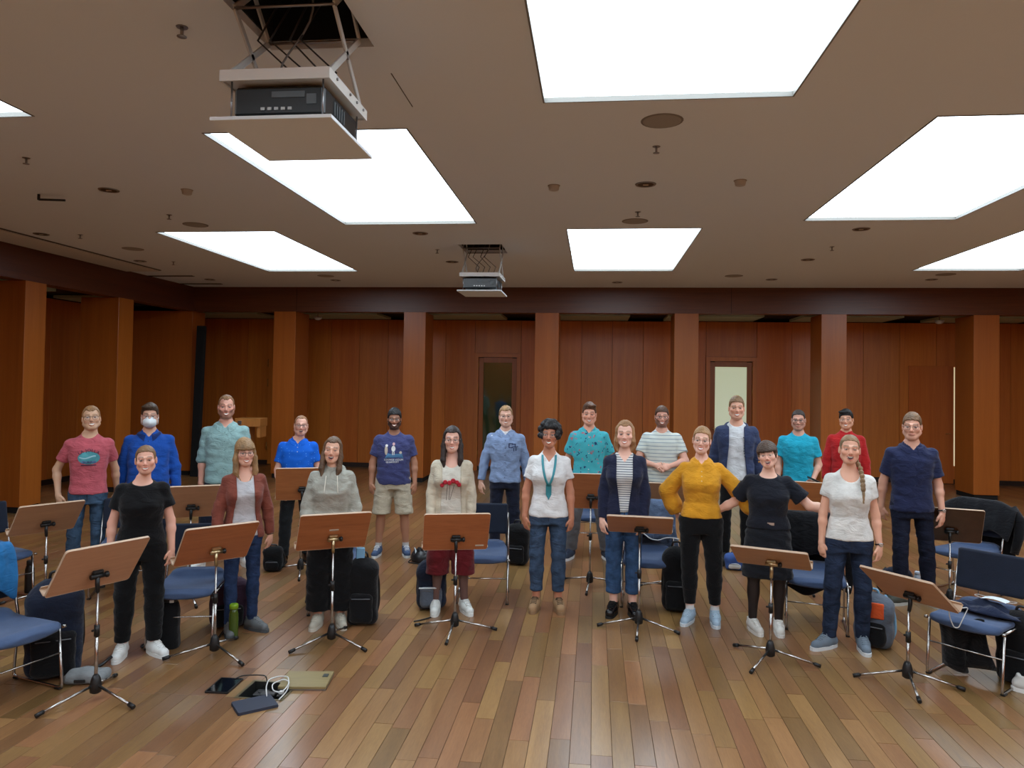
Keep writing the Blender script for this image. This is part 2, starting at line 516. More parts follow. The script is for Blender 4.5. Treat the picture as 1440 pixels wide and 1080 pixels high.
FEM = [(.80, .162, .112, .004), (.90, .172, .120, .004), (1.0, .150, .106, 0), (1.08, .128, .094, 0), (1.17, .136, .104, -.008), (1.25, .148, .124, -.016),
       (1.33, .152, .104, -.004), (1.375, .142, .090, .006), (1.41, .118, .074, .010), (1.44, .086, .062, .014), (1.47, .060, .054, .014), (1.505, .046, .048, .014)]
def body_tab(p, ease=0.0, extra=None):
    T = FEM if p['fem'] else MALE
    g, gb = p['girth'], p.get('belly', 0)
    out = []
    for z, a, b, cy in T:
        kk = min(1.0, max(0.0, (1.45-z)/.2))           # the neck keeps its size
        ge = 1+(g-1)*kk
        bel = gb*math.exp(-((z-1.06)/.13)**2)
        lo = max(0.0, min(1.0, (1.47-z)/.05)) if ease else 0
        e = ease*(.35+.65*lo)
        if extra: e += np.interp(z, [r[0] for r in extra], [r[1] for r in extra])
        out.append((z, a*ge+e+bel*.6, b*ge+e*.9+bel, cy-bel*.5))
    return out
def limb_dir(s, out, fwd):
    o, f = math.radians(out), math.radians(fwd)
    return np.array([s*math.sin(o)*math.cos(f), -math.sin(f), -math.cos(o)*math.cos(f)])
def skeleton(p):
    J = {}
    sw = (.150 if p['fem'] else .172)*(1+(p['girth']-1)*.6)
    for s, n in ((-1, 'L'), (1, 'R')):
        S = np.array([s*(sw-.006), .008, 1.378])
        ar = p['arm'+n]
        E = S+limb_dir(s, ar[0], ar[1])*.285
        W = E+limb_dir(s, ar[2], ar[3])*.245
        J['S'+n], J['E'+n], J['W'+n] = S, E, W
        d = unit(W-E)
        hn = np.array(p.get('palm'+n) or (-s*.75, .66, 0.0)); hn = unit(hn-d*(hn@d))
        ht = np.cross(hn, d)*s; ht = unit(ht)
        hd = unit(d+hn*p.get('drop', .12)); hn = unit(hn-hd*(hn@hd))
        J['hand'+n] = (hd, hn, ht)
        fx, fy, toe = p['feet'][0 if s < 0 else 1]
        A = np.array([fx, fy, .085]); Hp = np.array([s*.088*p['girth'], .0, .90])
        Kn = (A+Hp)/2+np.array([s*.006, -.022, .02])
        kb = p.get('knee'+n)
        if kb: Kn = Kn+np.array(kb)
        J['A'+n], J['H'+n], J['K'+n], J['toe'+n] = A, Hp, Kn, toe
    hx = p.get('headx', 0.0)
    J['head'] = np.array([hx, -.012+p.get('heady', 0), 1.633])
    J['Rh'] = rot3(*p['head'])
    return J
def mesh_body(p):
    J = skeleton(p); R = J['Rh']; hc = J['head']
    fh = .0042
    zx = [(hc[0]-.1, hc[0]+.1, fh)]; zy = [(hc[1]-.13, hc[1]+.1, fh)]; zz = [(hc[2]-.135, hc[2]+.13, fh)]
    pts = []
    for n in 'LR':
        W = J['W'+n]; hd = J['hand'+n][0]
        lo = np.minimum(W, W+hd*.18)-.05; hi = np.maximum(W, W+hd*.18)+.05
        if not p.get('hide'+n):
            zx.append((lo[0], hi[0], .006)); zy.append((lo[1], hi[1], .006)); zz.append((lo[2], hi[2], .006))
        pts += [J['S'+n], J['E'+n], W, W+hd*.2, J['A'+n]]
    pts = np.array(pts); lo = pts.min(0)-.09; hi = pts.max(0)+.09
    lo[1] = min(lo[1], -.2); hi[1] = max(hi[1], .16); lo[0] = min(lo[0], -.22); hi[0] = max(hi[0], .22)
    F = Field(axis_steps(lo[0], hi[0], .0125, zx), axis_steps(lo[1], hi[1], .0125, zy), axis_steps(.0, 1.78, .014, zz))
    g = p['girth']; ag = p.get('armg', .9 if p['fem'] else 1.05)*(1+(g-1)*.7)
    bt = []
    for z_, a_, b_, c_ in body_tab(p):
        sh = .014*max(0.0, min(1.0, (1.075-z_)/.03)); bt.append((z_, a_-sh, b_-sh, c_))
    F.loft(bt, .87, 1.50, k=.02, n=2.2)
    for n in 'LR':
        F.cone(J['H'+n], J['K'+n], .078*g, .054*g, .03); F.cone(J['K'+n], J['A'+n], .05*g, .036, .02)
        F.ell(J['K'+n]*.66+J['A'+n]*.34+np.array([0, .018, 0]), (.046*g, .048*g, .11), .03)
        t = math.radians(J['toe'+n]); fd = np.array([math.sin(t), -math.cos(t), 0])
        A = J['A'+n]; F.cone(A-[0, 0, .035], A+fd*.11-[0, 0, .05], .032, .022, .02)
        S, E, W = J['S'+n], J['E'+n], J['W'+n]
        F.ell(S, (.042*ag, .042*ag, .044*ag), .025)
        F.cone(S, E, .041*ag, .036*ag, .02); F.cone(E, W, .037*ag, .025*(.5+.5*ag), .015)
        F.ell(E*.72+W*.28, (.038*ag,)*3, .02)
        hd, hn, ht = J['hand'+n]; hs = .92 if p['fem'] else 1.0
        Rm = np.stack([ht, hn, hd], 1).astype(np.float32)
        F.cone(W, W+hd*.03, .024*hs, .026*hs, .015)
        F.ell(W+hd*.055*hs, (.041*hs, .017*hs, .05*hs), .012, Rm)
        cv = p.get('curl', 24)
        for o, L, c1 in ((.030, .074, cv), (.0105, .083, cv+3), (-.010, .077, cv+6), (-.028, .06, cv+10)):
            b = W+(hd*.088+ht*o)*hs
            a1, a2 = math.radians(c1), math.radians(c1*2.3)
            m = b+(hd*math.cos(a1)+hn*math.sin(a1))*L*.52*hs
            e = m+(hd*math.cos(a2)+hn*math.sin(a2))*L*.48*hs
            F.cone(b-hd*.02, m, .0098*hs, .009*hs, .004); F.cone(m, e, .009*hs, .0075*hs, .003)
        b = W+(hd*.022+ht*.03)*hs; m = b+unit(hd*.8+ht*.6+hn*.25)*.042*hs; e = m+unit(hd*.95+ht*.15+hn*.35)*.03*hs
        F.cone(b, m, .0135*hs, .0105*hs, .008); F.cone(m, e, .0105*hs, .0085*hs, .004)
    Hh = lambda x, y, z: hc+R@np.array([x, y, z])
    nr = .046 if p['fem'] else .056
    F.cone((0, .016, 1.43), Hh(0, .014, -.06), nr*1.06, nr, .025)
    wf = p.get('face', 1.0)
    F.ell(Hh(0, .012, .034), (.073*wf, .095, .0825), .015, R)
    F.ell(Hh(0, -.022, -.034), (.058*wf, .068, .074), .03, R)
    jw = .9 if p['fem'] else 1.08
    F.ell(Hh(0, -.060, -.092), (.027*jw, .026, .0245), .03, R)
    for s in (-1, 1):
        F.cone(Hh(s*.054*wf*jw, .0, -.055), Hh(s*.02, -.058, -.094), .02, .017, .03)
        F.ell(Hh(s*.042*wf, -.056, -.024), (.024, .024, .02), .025, R)
        F.cone(Hh(s*.012, -.088, .021), Hh(s*.047, -.07, .024), .010, .008, .015)
        F.ell(Hh(s*.032, -.098, .002), (.017, .014, .011), .010, R, 'sub')
        F.ell(Hh(s*.032, -.076, .001), (.0125, .0125, .0125), .003, R)
        F.ell(Hh(s*.076*wf, .012, -.008), (.011, .019, .031), .006, R)
        F.ell(Hh(s*.087*wf, .006, -.006), (.007, .011, .02), .005, R, 'sub')
    nl = p.get('nose', 1.0)
    F.cone(Hh(0, -.088, .008), Hh(0, -.108*nl, -.030), .009, .0125, .010)
    for s in (-1, 1): F.ell(Hh(s*.012, -.098, -.035), (.0085, .009, .0075), .006, R)
    sm = p['smile']
    mz = lambda x: -.068+(.011 if sm else .002)*(x/.028)**2
    xs = [-.026, -.013, 0, .013, .026]
    op = (.0, .0072, .0150)[sm]
    for up in (1, -1):
        q = [Hh(x, -.093+.016*(abs(x)/.026)**2, mz(x)+up*(op*(1-(x/.03)**2)+.0035)) for x in xs]
        for a, b in zip(q[:-1], q[1:]): F.cone(a, b, .0052, .0052, .004)
    V, Fc = F.mesh()
    # vertex colours of skin, brows, lips and teeth, darkened round eyes and mouth line
    base = np.array(s2l(p['skin'])); C = np.tile(base, (len(V), 1))
    q = (V-hc)@R
    x, y, z = q[:, 0], q[:, 1], q[:, 2]
    hd_ = (z > -.125)
    fr = hd_ & (y < -.045)
    def mix(mask, col, amt=1.0):
        m = (mask*amt)[:, None]; C[:] = C*(1-m)+np.array(col)*m
    red = base*np.array([1.0, .72, .68])
    mix(fr*np.exp(-(((np.abs(x)-.044)/.02)**2+((z+.03)/.02)**2)), red, .45)
    mix(fr*np.exp(-((x/.014)**2+((z+.03)/.014)**2)), red, .5)
    hair = np.array(s2l(p['hair'][1]))
    bd = p.get('beard', 0)
    if bd:
        m = hd_ & (y < .0) & (z < -.046+.022*np.clip((np.abs(x)-.028)/.03, 0, 1.4)) & (z > -.13)
        m &= ~((z > -.052) & (np.abs(x) < .014) & (z > -.05))
        mix(m.astype(float), np.array(s2l(p.get('beardcol', p['hair'][1]))), bd)
    br = p.get('brow', .75)
    bz = .0265+.004*np.cos((np.abs(x)-.034)*60)
    mix((fr & (np.abs(z-bz) < .0052) & (np.abs(x) > .013) & (np.abs(x) < .052)).astype(float), hair*.7, br)
    sq = .0042 if sm == 2 else .0056
    ex = (np.abs(x)-.032)/.0135; ez = (z-.001)/sq
    ey = ex**2+ez**2
    mix((fr & (ey < 1.5)).astype(float), base*np.array([.45, .36, .34]), .6)
    mix((fr & (z > .001) & (ey > .75) & (ey < 1.7)).astype(float), (.05, .035, .03), .7)
    mix((fr & (ey < .7)).astype(float), (.42, .39, .37))
    mix((fr & ((np.abs(x)-.032)**2+(z-.0015)**2 < .0066**2) & (ey < 1.2)).astype(float), (.03, .022, .018))
    mzv = -.068+(.011 if sm else .002)*(x/.028)**2
    opn = op*np.clip(1-(x/.03)**2, 0, 1)
    mf = fr & (np.abs(x) < .0275) & (y < -.06)
    lip = base*np.array([.78, .42, .42]) if p['fem'] else base*np.array([.8, .5, .48])
    mix((mf & (np.abs(z-mzv) < opn+.0085)).astype(float), lip, .85)
    if sm:
        mix((mf & (np.abs(x) < .0225) & (np.abs(z-mzv) < opn-.0008)).astype(float), (.86, .85, .80))
        if sm == 2: mix((mf & (np.abs(x) < .0215) & (z < mzv+.004) & (z > mzv-opn+.001)).astype(float), (.08, .018, .018))
    else:
        mix((mf & (np.abs(z-mzv) < .0016)).astype(float), base*.35)
    if p.get('legcol'): mix(((V[:, 2] < .86) & (np.abs(V[:, 0]) < .24)).astype(float), s2l(p['legcol']), p.get('legamt', 1))
    if p.get('sock'): mix((V[:, 2] < p.get('sockz', .17)).astype(float), s2l(p['sock']))
    return V, Fc, np.clip(C, 0, 1)
def mesh_top(p, t):
    """t: dict(ease, hem, sleeve (0..2 along upper arm + forearm), neck, open, puff, amp)"""
    J = skeleton(p)
    pts = np.array([J[a+n] for a in 'SEW' for n in 'LR']); lo = pts.min(0)-.13; hi = pts.max(0)+.13
    hem = t.get('hem', .90)
    lo = np.minimum(lo, (-.30, -.26, 0)); hi = np.maximum(hi, (.30, .24, 0))
    if t['sleeve'] < 1.0:
        q = np.array([J['E'+n] for n in 'LR']); lo[0] = min(-.28, q[:, 0].min()-.1); hi[0] = max(.28, q[:, 0].max()+.1)
    st = .0092
    F = Field.uni((lo[0], lo[1], hem-.03), (hi[0], hi[1], 1.56), st)
    e = t['ease']
    F.loft(body_tab(p, e, t.get('extra')), hem, 1.50, k=.0, n=2.35)
    ag = p.get('armg', .9 if p['fem'] else 1.05)*(1+(p['girth']-1)*.7)
    if p['fem'] and not t.get('flat'):
        for s in (-1, 1): F.ell((s*.066, -.075-e*.6, 1.245), (.062+e*.5, .05+e*.5, .06), .05)
    sl = t['sleeve']; fl = t.get('flare', .014)
    for n in 'LR':
        S, E, W = J['S'+n], J['E'+n], J['W'+n]
        F.ell(S, (.043*ag+e*.5,)*3, .03)
        if sl <= 0: continue
        if sl < 1: F.cone(S, E, .043*ag+e*.6, .042*ag+fl+e*.5, .025, cut1=sl)
        else:
            r1 = .040*ag+fl*.6+e*.5; pf = t.get('puff', 0)
            F.cone(S, E, .043*ag+e*.6, r1+pf, .016)
            c = sl-1
            r2 = .028*(.5+.5*ag)+fl*.5+e*.3
            F.cone(E, W, r1+pf, r2+pf*.9, .005, cut1=c)
            if pf: F.ell(E*.45+W*.55, (.055+pf,)*3, .03)
    F.folds(t.get('amp', .0032), p['seed'], t.get('ff', 1.0))
    # vertical pulling below the chest
    nk = t.get('neck', 'round'); wedge = None
    if nk == 'round': F.ell((0, -.028, 1.51), (.072, .085, .075), .004, op='sub')
    elif nk == 'wide': F.ell((0, -.035, 1.50), (.112, .105, .084), .004, op='sub')
    elif nk == 'scoop': F.ell((0, -.07, 1.475), (.085, .12, .105), .004, op='sub')
    elif nk == 'vee':
        F.ell((0, -.028, 1.505), (.074, .085, .068), .004, op='sub')
        wedge = (1.355, 1.46, .062)
    elif nk == 'shirt':
        F.ell((0, -.02, 1.515), (.066, .075, .07), .004, op='sub')
        wedge = (1.395, 1.46, .034)
    elif nk == 'high': F.ell((0, -.01, 1.535), (.068, .072, .066), .004, op='sub')
    if wedge:
        hw = np.interp(F.z, wedge[:2], (-.02, wedge[2]))[None, None, :]; hw = np.where(F.z[None, None, :] > 1.49, -.1, hw)
        d = np.maximum(np.abs(F.x[:, None, None])-hw, F.y[None, :, None]+.0)
        F.D = np.maximum(F.D, -d.astype(np.float32))
    if t.get('open'):
        w0, w1 = t['open']           # half gap at the chest and at the hem
        X, Y, Z = F.x[:, None, None], F.y[None, :, None], F.z[None, None, :]
        hw = np.interp(F.z, [hem, 1.25, 1.40, 1.52], [w1, w0, w0, w0])[None, None, :]
        d = np.maximum(np.abs(X)-hw, Y+.015+0*Z)
        F.D = np.maximum(F.D, -d.astype(np.float32))
    return F.mesh()
def mesh_legs(p, b):
    """b: dict(kind, waist, end, r=(hip,knee,ankle))"""
    J = skeleton(p); g = p['girth']
    wz = b.get('waist', 1.0); end = b.get('end', .09)
    pts = np.array([J[a+n] for a in 'AKH' for n in 'LR']); lo = pts.min(0)-.17; hi = pts.max(0)+.17
    F = Field.uni((min(lo[0], -.26), min(lo[1], -.2), end-.03), (max(hi[0], .26), max(hi[1], .2), wz+.03), .0096)
    e = b.get('ease', .008)
    if b.get('skirt'):
        T = [(end, b['skirt'], .14), (.80, .185*g, .135*g), (.92, .178*g, .128*g), (1.0, .155*g, .115*g), (1.1, .14*g, .105*g)]
        F.loft(T, end, wz, k=0, n=2.2)
    else:
        hz = min(t['hem'] for t in p['tops'])
        T = np.array(body_tab(p, e)); zz = np.unique(np.r_[T[:, 0], np.linspace(.8, 1.1, 31)])
        T = np.stack([zz]+[np.interp(zz, T[:, 0], T[:, i]) for i in (1, 2, 3)], 1)
        sh = .012*np.clip((zz-hz)/.02, 0, 1); T[:, 1] -= sh; T[:, 2] -= sh
        F.loft([tuple(r) for r in T], .80, wz, k=.0, n=2.3)
        rh, rk, ra = b.get('r', (.088, .064, .052))
        for n in 'LR':
            H_, K_, A_ = J['H'+n], J['K'+n], J['A'+n]
            F.cone(H_+[0, 0, .0], K_, rh*g, rk*g, .03)
            if end < .5:
                F.cone(K_, A_, rk*g, ra, .02)
                F.ell(K_*.66+A_*.34+np.array([0, .016, 0]), (rk*g*.9, rk*g*.95, .11), .03)
            else: F.cone(K_, K_*.6+A_*.4, rk*g, rk*g, .02)
        Z = F.z[None, None, :]
        F.D = np.maximum(F.D, (end-Z).astype(np.float32))
    F.folds(b.get('amp', .0035), p['seed']+3, 1.15)
    F.D = np.maximum(F.D, np.maximum(end-F.z, F.z-wz)[None, None, :].astype(np.float32))
    return F.mesh()
def mesh_hair(p):
    J = skeleton(p); R = J['Rh']; hc = J['head']; st, colr = p['hair'][:2]
    o = p['hair'][2] if len(p['hair']) > 2 else {}
    long = o.get('len', 0)
    F = Field.uni((hc[0]-.17, hc[1]-.19, hc[2]-.10-max(long, o.get('len_box', 0))), (hc[0]+.17, hc[1]+.16, hc[2]+.20), .0058)
    X, Y, Z = F.x[:, None, None]-hc[0], F.y[None, :, None]-hc[1], F.z[None, None, :]-hc[2]
    qx = R[0, 0]*X+R[1, 0]*Y+R[2, 0]*Z; qy = R[0, 1]*X+R[1, 1]*Y+R[2, 1]*Z; qz = R[0, 2]*X+R[1, 2]*Y+R[2, 2]*Z
    wf = p.get('face', 1.0)
    def E(c, r):
        x, y, z = (qx-c[0])/r[0], (qy-c[1])/r[1], (qz-c[2])/r[2]
        return (np.sqrt(x*x+y*y+z*z)-1)*min(r)
    def Cn(a, b, ra, rb):
        a = np.array(a, float); b = np.array(b, float); ba = b-a
        h = np.clip(((qx-a[0])*ba[0]+(qy-a[1])*ba[1]+(qz-a[2])*ba[2])/(ba@ba), 0, 1)
        return np.sqrt((qx-a[0]-ba[0]*h)**2+(qy-a[1]-ba[1]*h)**2+(qz-a[2]-ba[2]*h)**2)-(ra+(rb-ra)*h)
    t, top = o.get('t', .010), o.get('top', .006)
    zf, zs, zb = o.get('zf', .068), o.get('zs', .014 if st == 'short' else -.012), o.get('zb', -.07)
    D = E((0, .014, .036), (.073*wf+t, .098+t, .0835+t+top))
    zl = np.interp(qy, [-.13, -.075, -.05, -.028, .015, .04, .13], [zf, zf-.004, zf-.014, zs, zs, zb+.03, zb])
    if o.get('peak'): zl = zl+np.clip((np.abs(qx)-.02)*o['peak'], 0, .03)*(qy < -.03)
    D = np.maximum(D, zl-qz)
    if o.get('sweep'):
        D = smin(D, E((o['sweep']*.018, -.055, .098), (.062, .045, .022)), .02)
    if st == 'curly':
        for k in range(60):
            a = rng_h(p['seed'], k)
            th, ph = a[0]*2*math.pi, a[1]*1.9-.55
            c = (math.cos(th)*math.cos(ph)*.093, .02+math.sin(th)*math.cos(ph)*.105, .025+math.sin(ph)*.10)
            if c[1] < -.055 and c[2] < .055: continue
            D = smin(D, E(c, (.03, .03, .03)), .008)
    if long:
        sp = o.get('spread', .082); fw = o.get('fwd', -.03)
        for s in (-1, 1):
            zb_ = -long*(1.0 if s < 0 else o.get('asym', 1.0))
            D = smin(D, Cn((s*.062, -.004, .05), (s*sp, -.012, -.06), .024, .028), .015)
            D = smin(D, Cn((s*sp, -.012, -.06), (s*(sp+.005), fw, zb_*.7), .028, .026), .012)
            D = smin(D, Cn((s*(sp+.005), fw, zb_*.7), (s*(sp-.01), fw-.012, zb_), .026, .012), .012)
        D = smin(D, E((0, .055, -.05), (.08, .05, min(.16, long*.9))), .02)
    if o.get('fringe'):
        fz = o['fringe']
        D = smin(D, np.maximum(E((0, -.004, .03), (.076+t, .100+t, .085)), np.maximum(fz-qz, qy+.03)), .008)
    if o.get('bun'): D = smin(D, E((0, .105, .05), (.04, .035, .04)), .012)
    if o.get('tail'): D = smin(D, Cn((0, .1, .03), (o['tail']*.05, .10, -.12), .025, .018), .015)
    if o.get('braid'):
        path = [(.02, .09, -.03), (.06, .06, -.09), (.085, .0, -.15), (.095, -.06, -.21), (.10, -.095, -.28), (.105, -.105, -.34)]
        for a, b in zip(path[:-1], path[1:]):
            for q in (0, .5):
                c = [a[i]+(b[i]-a[i])*q for i in range(3)]
                D = np.minimum(D, E(c, (.019, .019, .024)))
        D = smin(D, Cn(path[-1], (.108, -.105, -.42), .012, .007), .006)
    # keep the face clear
    D = np.maximum(D, -E((0, -.095, -.045), (.058*wf, .075, .078 if not o.get('fringe') else .07)))
    an = np.arctan2(qx, qy+.02)
    D = D+.0016*np.sin(an*46+qz*30+np.sin(qz*60))+o.get('mess', .0022)*np.sin(qx*150+qz*60)*np.sin(qy*130)*np.sin(qz*140+1)
    F.D = D.astype(np.float32)
    return F.mesh()
def rng_h(seed, k):
    r = random.Random(seed*1000+k); return (r.random(), r.random())
def shoe_meshes(kind):
    F = Field.uni((-.07, -.23, 0), (.07, .11, .24), .0062)
    hi = {'sneaker': .115, 'boot': .165, 'oxford': .10, 'runner': .115, 'chuck': .12}[kind]
    toe = .040 if kind != 'runner' else .036
    F.cone((0, .045, .052), (0, -.05, .055), .040, .043, .02); F.cone((0, -.05, .05), (0, -.155, .040), .044, toe, .03)
    F.cone((0, .022, .06), (0, .018, hi), .041, .043, .02, cut1=1.0)
    F.cone((0, -.02, .085), (0, -.085, .062), .032, .028, .03)
    F.D = np.maximum(F.D, (.018-F.z)[None, None, :])
    F.ell((0, .02, hi+.02), (.031, .034, .05), .004, op='sub')
    V, Fc = F.mesh()
    th = .028 if kind in ('sneaker', 'runner', 'boot', 'chuck') else .02
    out = []
    for k in range(28):
        a = 2*math.pi*k/28; x, y = math.cos(a), math.sin(a)
        wx = .047 if y < .3 else .041
        if -.6 < y < .2: wx *= .95
        out.append((math.copysign(abs(x)**.75, x)*wx, -.06-math.copysign(abs(y)**.85, y)*-.145 if y < 0 else -.06+abs(y)**.85*.15))
    sole = MB().poly(out, th)
    lac = MB(); bv = BVHTree.FromPolygons([tuple(v) for v in V], [tuple(f) for f in Fc])
    def on(x, y, up=.002):
        h = bv.ray_cast(Vector((x, y, .4)), Vector((0, 0, -1)))
        return (x, y, (h[0].z if h[0] is not None else .1)+up)
    for k in range(5):
        y = -.035-.02*k; z = .116-.0088*k*1.0
        lac.tube([on(-.026, y-.01), on(-.012, y-.012), on(0, y-.014), on(.012, y-.01), on(.026, y-.004)], .004, 5)
    for s in (-1, 1):
        lac.tube([on(0, -.045), on(s*.02, -.05, .012), on(s*.036, -.06, .006), on(s*.014, -.058)], .0032, 5)
    return (V, Fc), sole, lac
SHOES = {}
def add_shoes(root, p, J, s):
    kind, col, solec, lacec = p['shoes']
    if kind not in SHOES: SHOES[kind] = shoe_meshes(kind)
    (V, Fc), sole, lac = SHOES[kind]
    for n in 'LR':
        A = J['A'+n]; rz = math.radians(J['toe'+n])
        gl = kind == 'oxford'
        m = plain('shoe_%d_%d_%d%s' % (*col, kind), col, rough=.22 if gl else .75, bump=0 if gl else .25, bscale=250, var=.1, spec=.5)
        o = obj('shoe', np_mesh('shoe', V*s, Fc), m, root, (A[0]*s, A[1]*s, 0), (0, 0, rz))
        q = obj('sole', sole.mesh('sole'), plain('sole_%d_%d_%d' % solec, solec, rough=.7), o); q.scale = (s, s, s)
        if lacec is not None:
            q = obj('laces', lac.mesh('laces'), plain('lace_%d_%d_%d' % lacec, lacec, rough=.9), o); q.scale = (s, s, s)
def rounded_rect(w_, h_, r, n=5):
    pts = []
    for cx, cy, a0 in ((w_/2-r, h_/2-r, 0), (-w_/2+r, h_/2-r, 90), (-w_/2+r, -h_/2+r, 180), (w_/2-r, -h_/2+r, 270)):
        for k in range(n+1):
            a = math.radians(a0+90*k/n); pts.append((cx+r*math.cos(a), cy+r*math.sin(a)))
    return pts
def add_glasses(root, p, J, s):
    col, kind, thick = p['glasses']
    R = J['Rh']; hc = J['head']; wf = p.get('face', 1.0)
    T = lambda x, y, z: tuple((hc+R@np.array([x, y, z]))*s)
    f = MB(); g = MB()
    wd, ht, rr = {'round': (.046, .042, .02), 'rect': (.05, .03, .009), 'oval': (.048, .034, .015)}[kind]
    for sd in (-1, 1):
        loop = rounded_rect(wd, ht, rr)
        f.tube([T(sd*.033+x, -.101+.006*(abs(sd*.033+x)/.05)**2, -.002+z) for x, z in loop], thick*s, 6, closed=True)
        g.add([T(sd*.033+x*.97, -.101, -.002+z*.97) for x, z in loop], [tuple(range(len(loop)))])
        f.tube([T(sd*.057, -.097, .006), T(sd*.077*wf, -.085, .008), T(sd*.084*wf, .0, .01), T(sd*.08*wf, .02, .0)], thick*.9*s, 5)
    f.tube([T(-.010, -.101, .003), T(0, -.104, .006), T(.010, -.101, .003)], thick*s, 6)
    o = f.build('glasses', plain('glasses_%d_%d_%d' % col, col, rough=.3, metal=.3), root)
    g.build('lens', glass('lens_glass'), o)
def add_collar(root, p, s, mat, e, W, z0=1.455, spread=40, tip=.05, stand=.034):
    P = []; n = 25; fr = []
    for i in range(n):
        t = math.radians(spread/2+(360-spread)*i/(n-1))       # 0 = front
        front = .5+.5*math.cos(t)
        nr = (.052 if p['fem'] else .062)
        zc = z0-.040*front**1.5
        c = lambda r, dz: (math.sin(t)*r*s, (-math.cos(t)*r*1.02+.012)*s, (zc+dz)*s)
        tp = tip*(front**3)
        lo_ = Vector(c(nr+.028+.018*front**2, -.008-tp)); mi_ = Vector(c(nr+.024+.008*front, .012-tp*.4)); hi_ = Vector(c(nr+.008, stand+.003))
        row = [Vector(c(nr+.004, .0)), Vector(c(nr-.001, stand)), hi_]
        for q, off in ((mi_, .009), (lo_, .007)):
            l_, n_, i_, d_ = W.t.find_nearest(q)
            if l_ is not None and (q-l_).dot(n_) < off*s: q = l_+n_*off*s
            row.append(q)
        P += row
    b = MB().grid(P, n, 5, False)
    o = b.build('collar', mat, root)
    md = o.modifiers.new('thickness', 'SOLIDIFY'); md.thickness = .003*s
    return o
class Wrap:
    """lays flat prints and trim onto the front of a garment"""
    def __init__(s, V, Fc): s.t = BVHTree.FromPolygons([tuple(v) for v in V], [tuple(f) for f in Fc])
    def hit(s, x, z, off=.003, back=False):
        d = Vector((0, 1, 0)) if not back else Vector((0, -1, 0))
        h = s.t.ray_cast(Vector((x, -1.0 if not back else 1.0, z)), d)
        y = h[0].y if h[0] is not None else -.1
        return (x, y-off if not back else y+off, z)
    def lay(s, name, verts2, faces, mat, parent, x0=0, z0=0, off=.003):
        return MB().add([s.hit(x0+x, z0+z, off) for x, z in verts2], faces, True).build(name, mat, parent)
    def patch(s, name, outline, mat, parent, x0=0, z0=0, n=6, off=.003):
        """filled outline with inner rings so that it follows the cloth"""
        m = len(outline); cx = sum(a for a, b in outline)/m; cz = sum(b for a, b in outline)/m
        vs = [(cx+(x-cx)*k/n, cz+(z-cz)*k/n) for k in range(1, n+1) for x, z in outline]+[(cx, cz)]
        fs = [(k*m+i, k*m+(i+1) % m, (k+1)*m+(i+1) % m, (k+1)*m+i) for k in range(n-1) for i in range(m)]
        fs += [(len(vs)-1, (i+1) % m, i) for i in range(m)]
        return s.lay(name, vs, fs, mat, parent, x0, z0, off)
    def strip(s, name, pts, w_, mat, parent, off=.0035):
        vs = []
        for i, (x, z) in enumerate(pts):
            a, b = pts[max(0, i-1)], pts[min(len(pts)-1, i+1)]
            dx, dz = b[0]-a[0], b[1]-a[1]; L = math.hypot(dx, dz)+1e-9
            nx, nz = -dz/L*w_/2, dx/L*w_/2
            vs += [(x+nx, z+nz), (x-nx, z-nz)]
        fs = [(2*i, 2*i+1, 2*i+3, 2*i+2) for i in range(len(pts)-1)]
        return s.lay(name, vs, fs, mat, parent, 0, 0, off)
    def text(s, name, txt, size, mat, parent, x0, z0, arc=0.0, off=.004):
        V, Fc = text_mesh(txt, size)
        if arc:
            V = [(math.sin(x/arc)*(arc+z), math.cos(x/arc)*(arc+z)-arc) for x, z in V]
        return s.lay(name, V, Fc, mat, parent, x0, z0, off)
def text_mesh(txt, size):
    cu = bpy.data.curves.new('txt', 'FONT'); cu.body = txt; cu.size = size; cu.align_x = 'CENTER'; cu.resolution_u = 2
    o = bpy.data.objects.new('txt', cu); COL.objects.link(o)
    me = bpy.data.meshes.new_from_object(o)
    V = [(v.co.x, v.co.y) for v in me.vertices]; Fc = [tuple(p.vertices) for p in me.polygons]
    bpy.data.objects.remove(o); bpy.data.curves.remove(cu); bpy.data.meshes.remove(me)
    return V, Fc
def circ(r, n=16, rx=None): return [((rx or r)*math.cos(2*math.pi*k/n), r*math.sin(2*math.pi*k/n)) for k in range(n)]

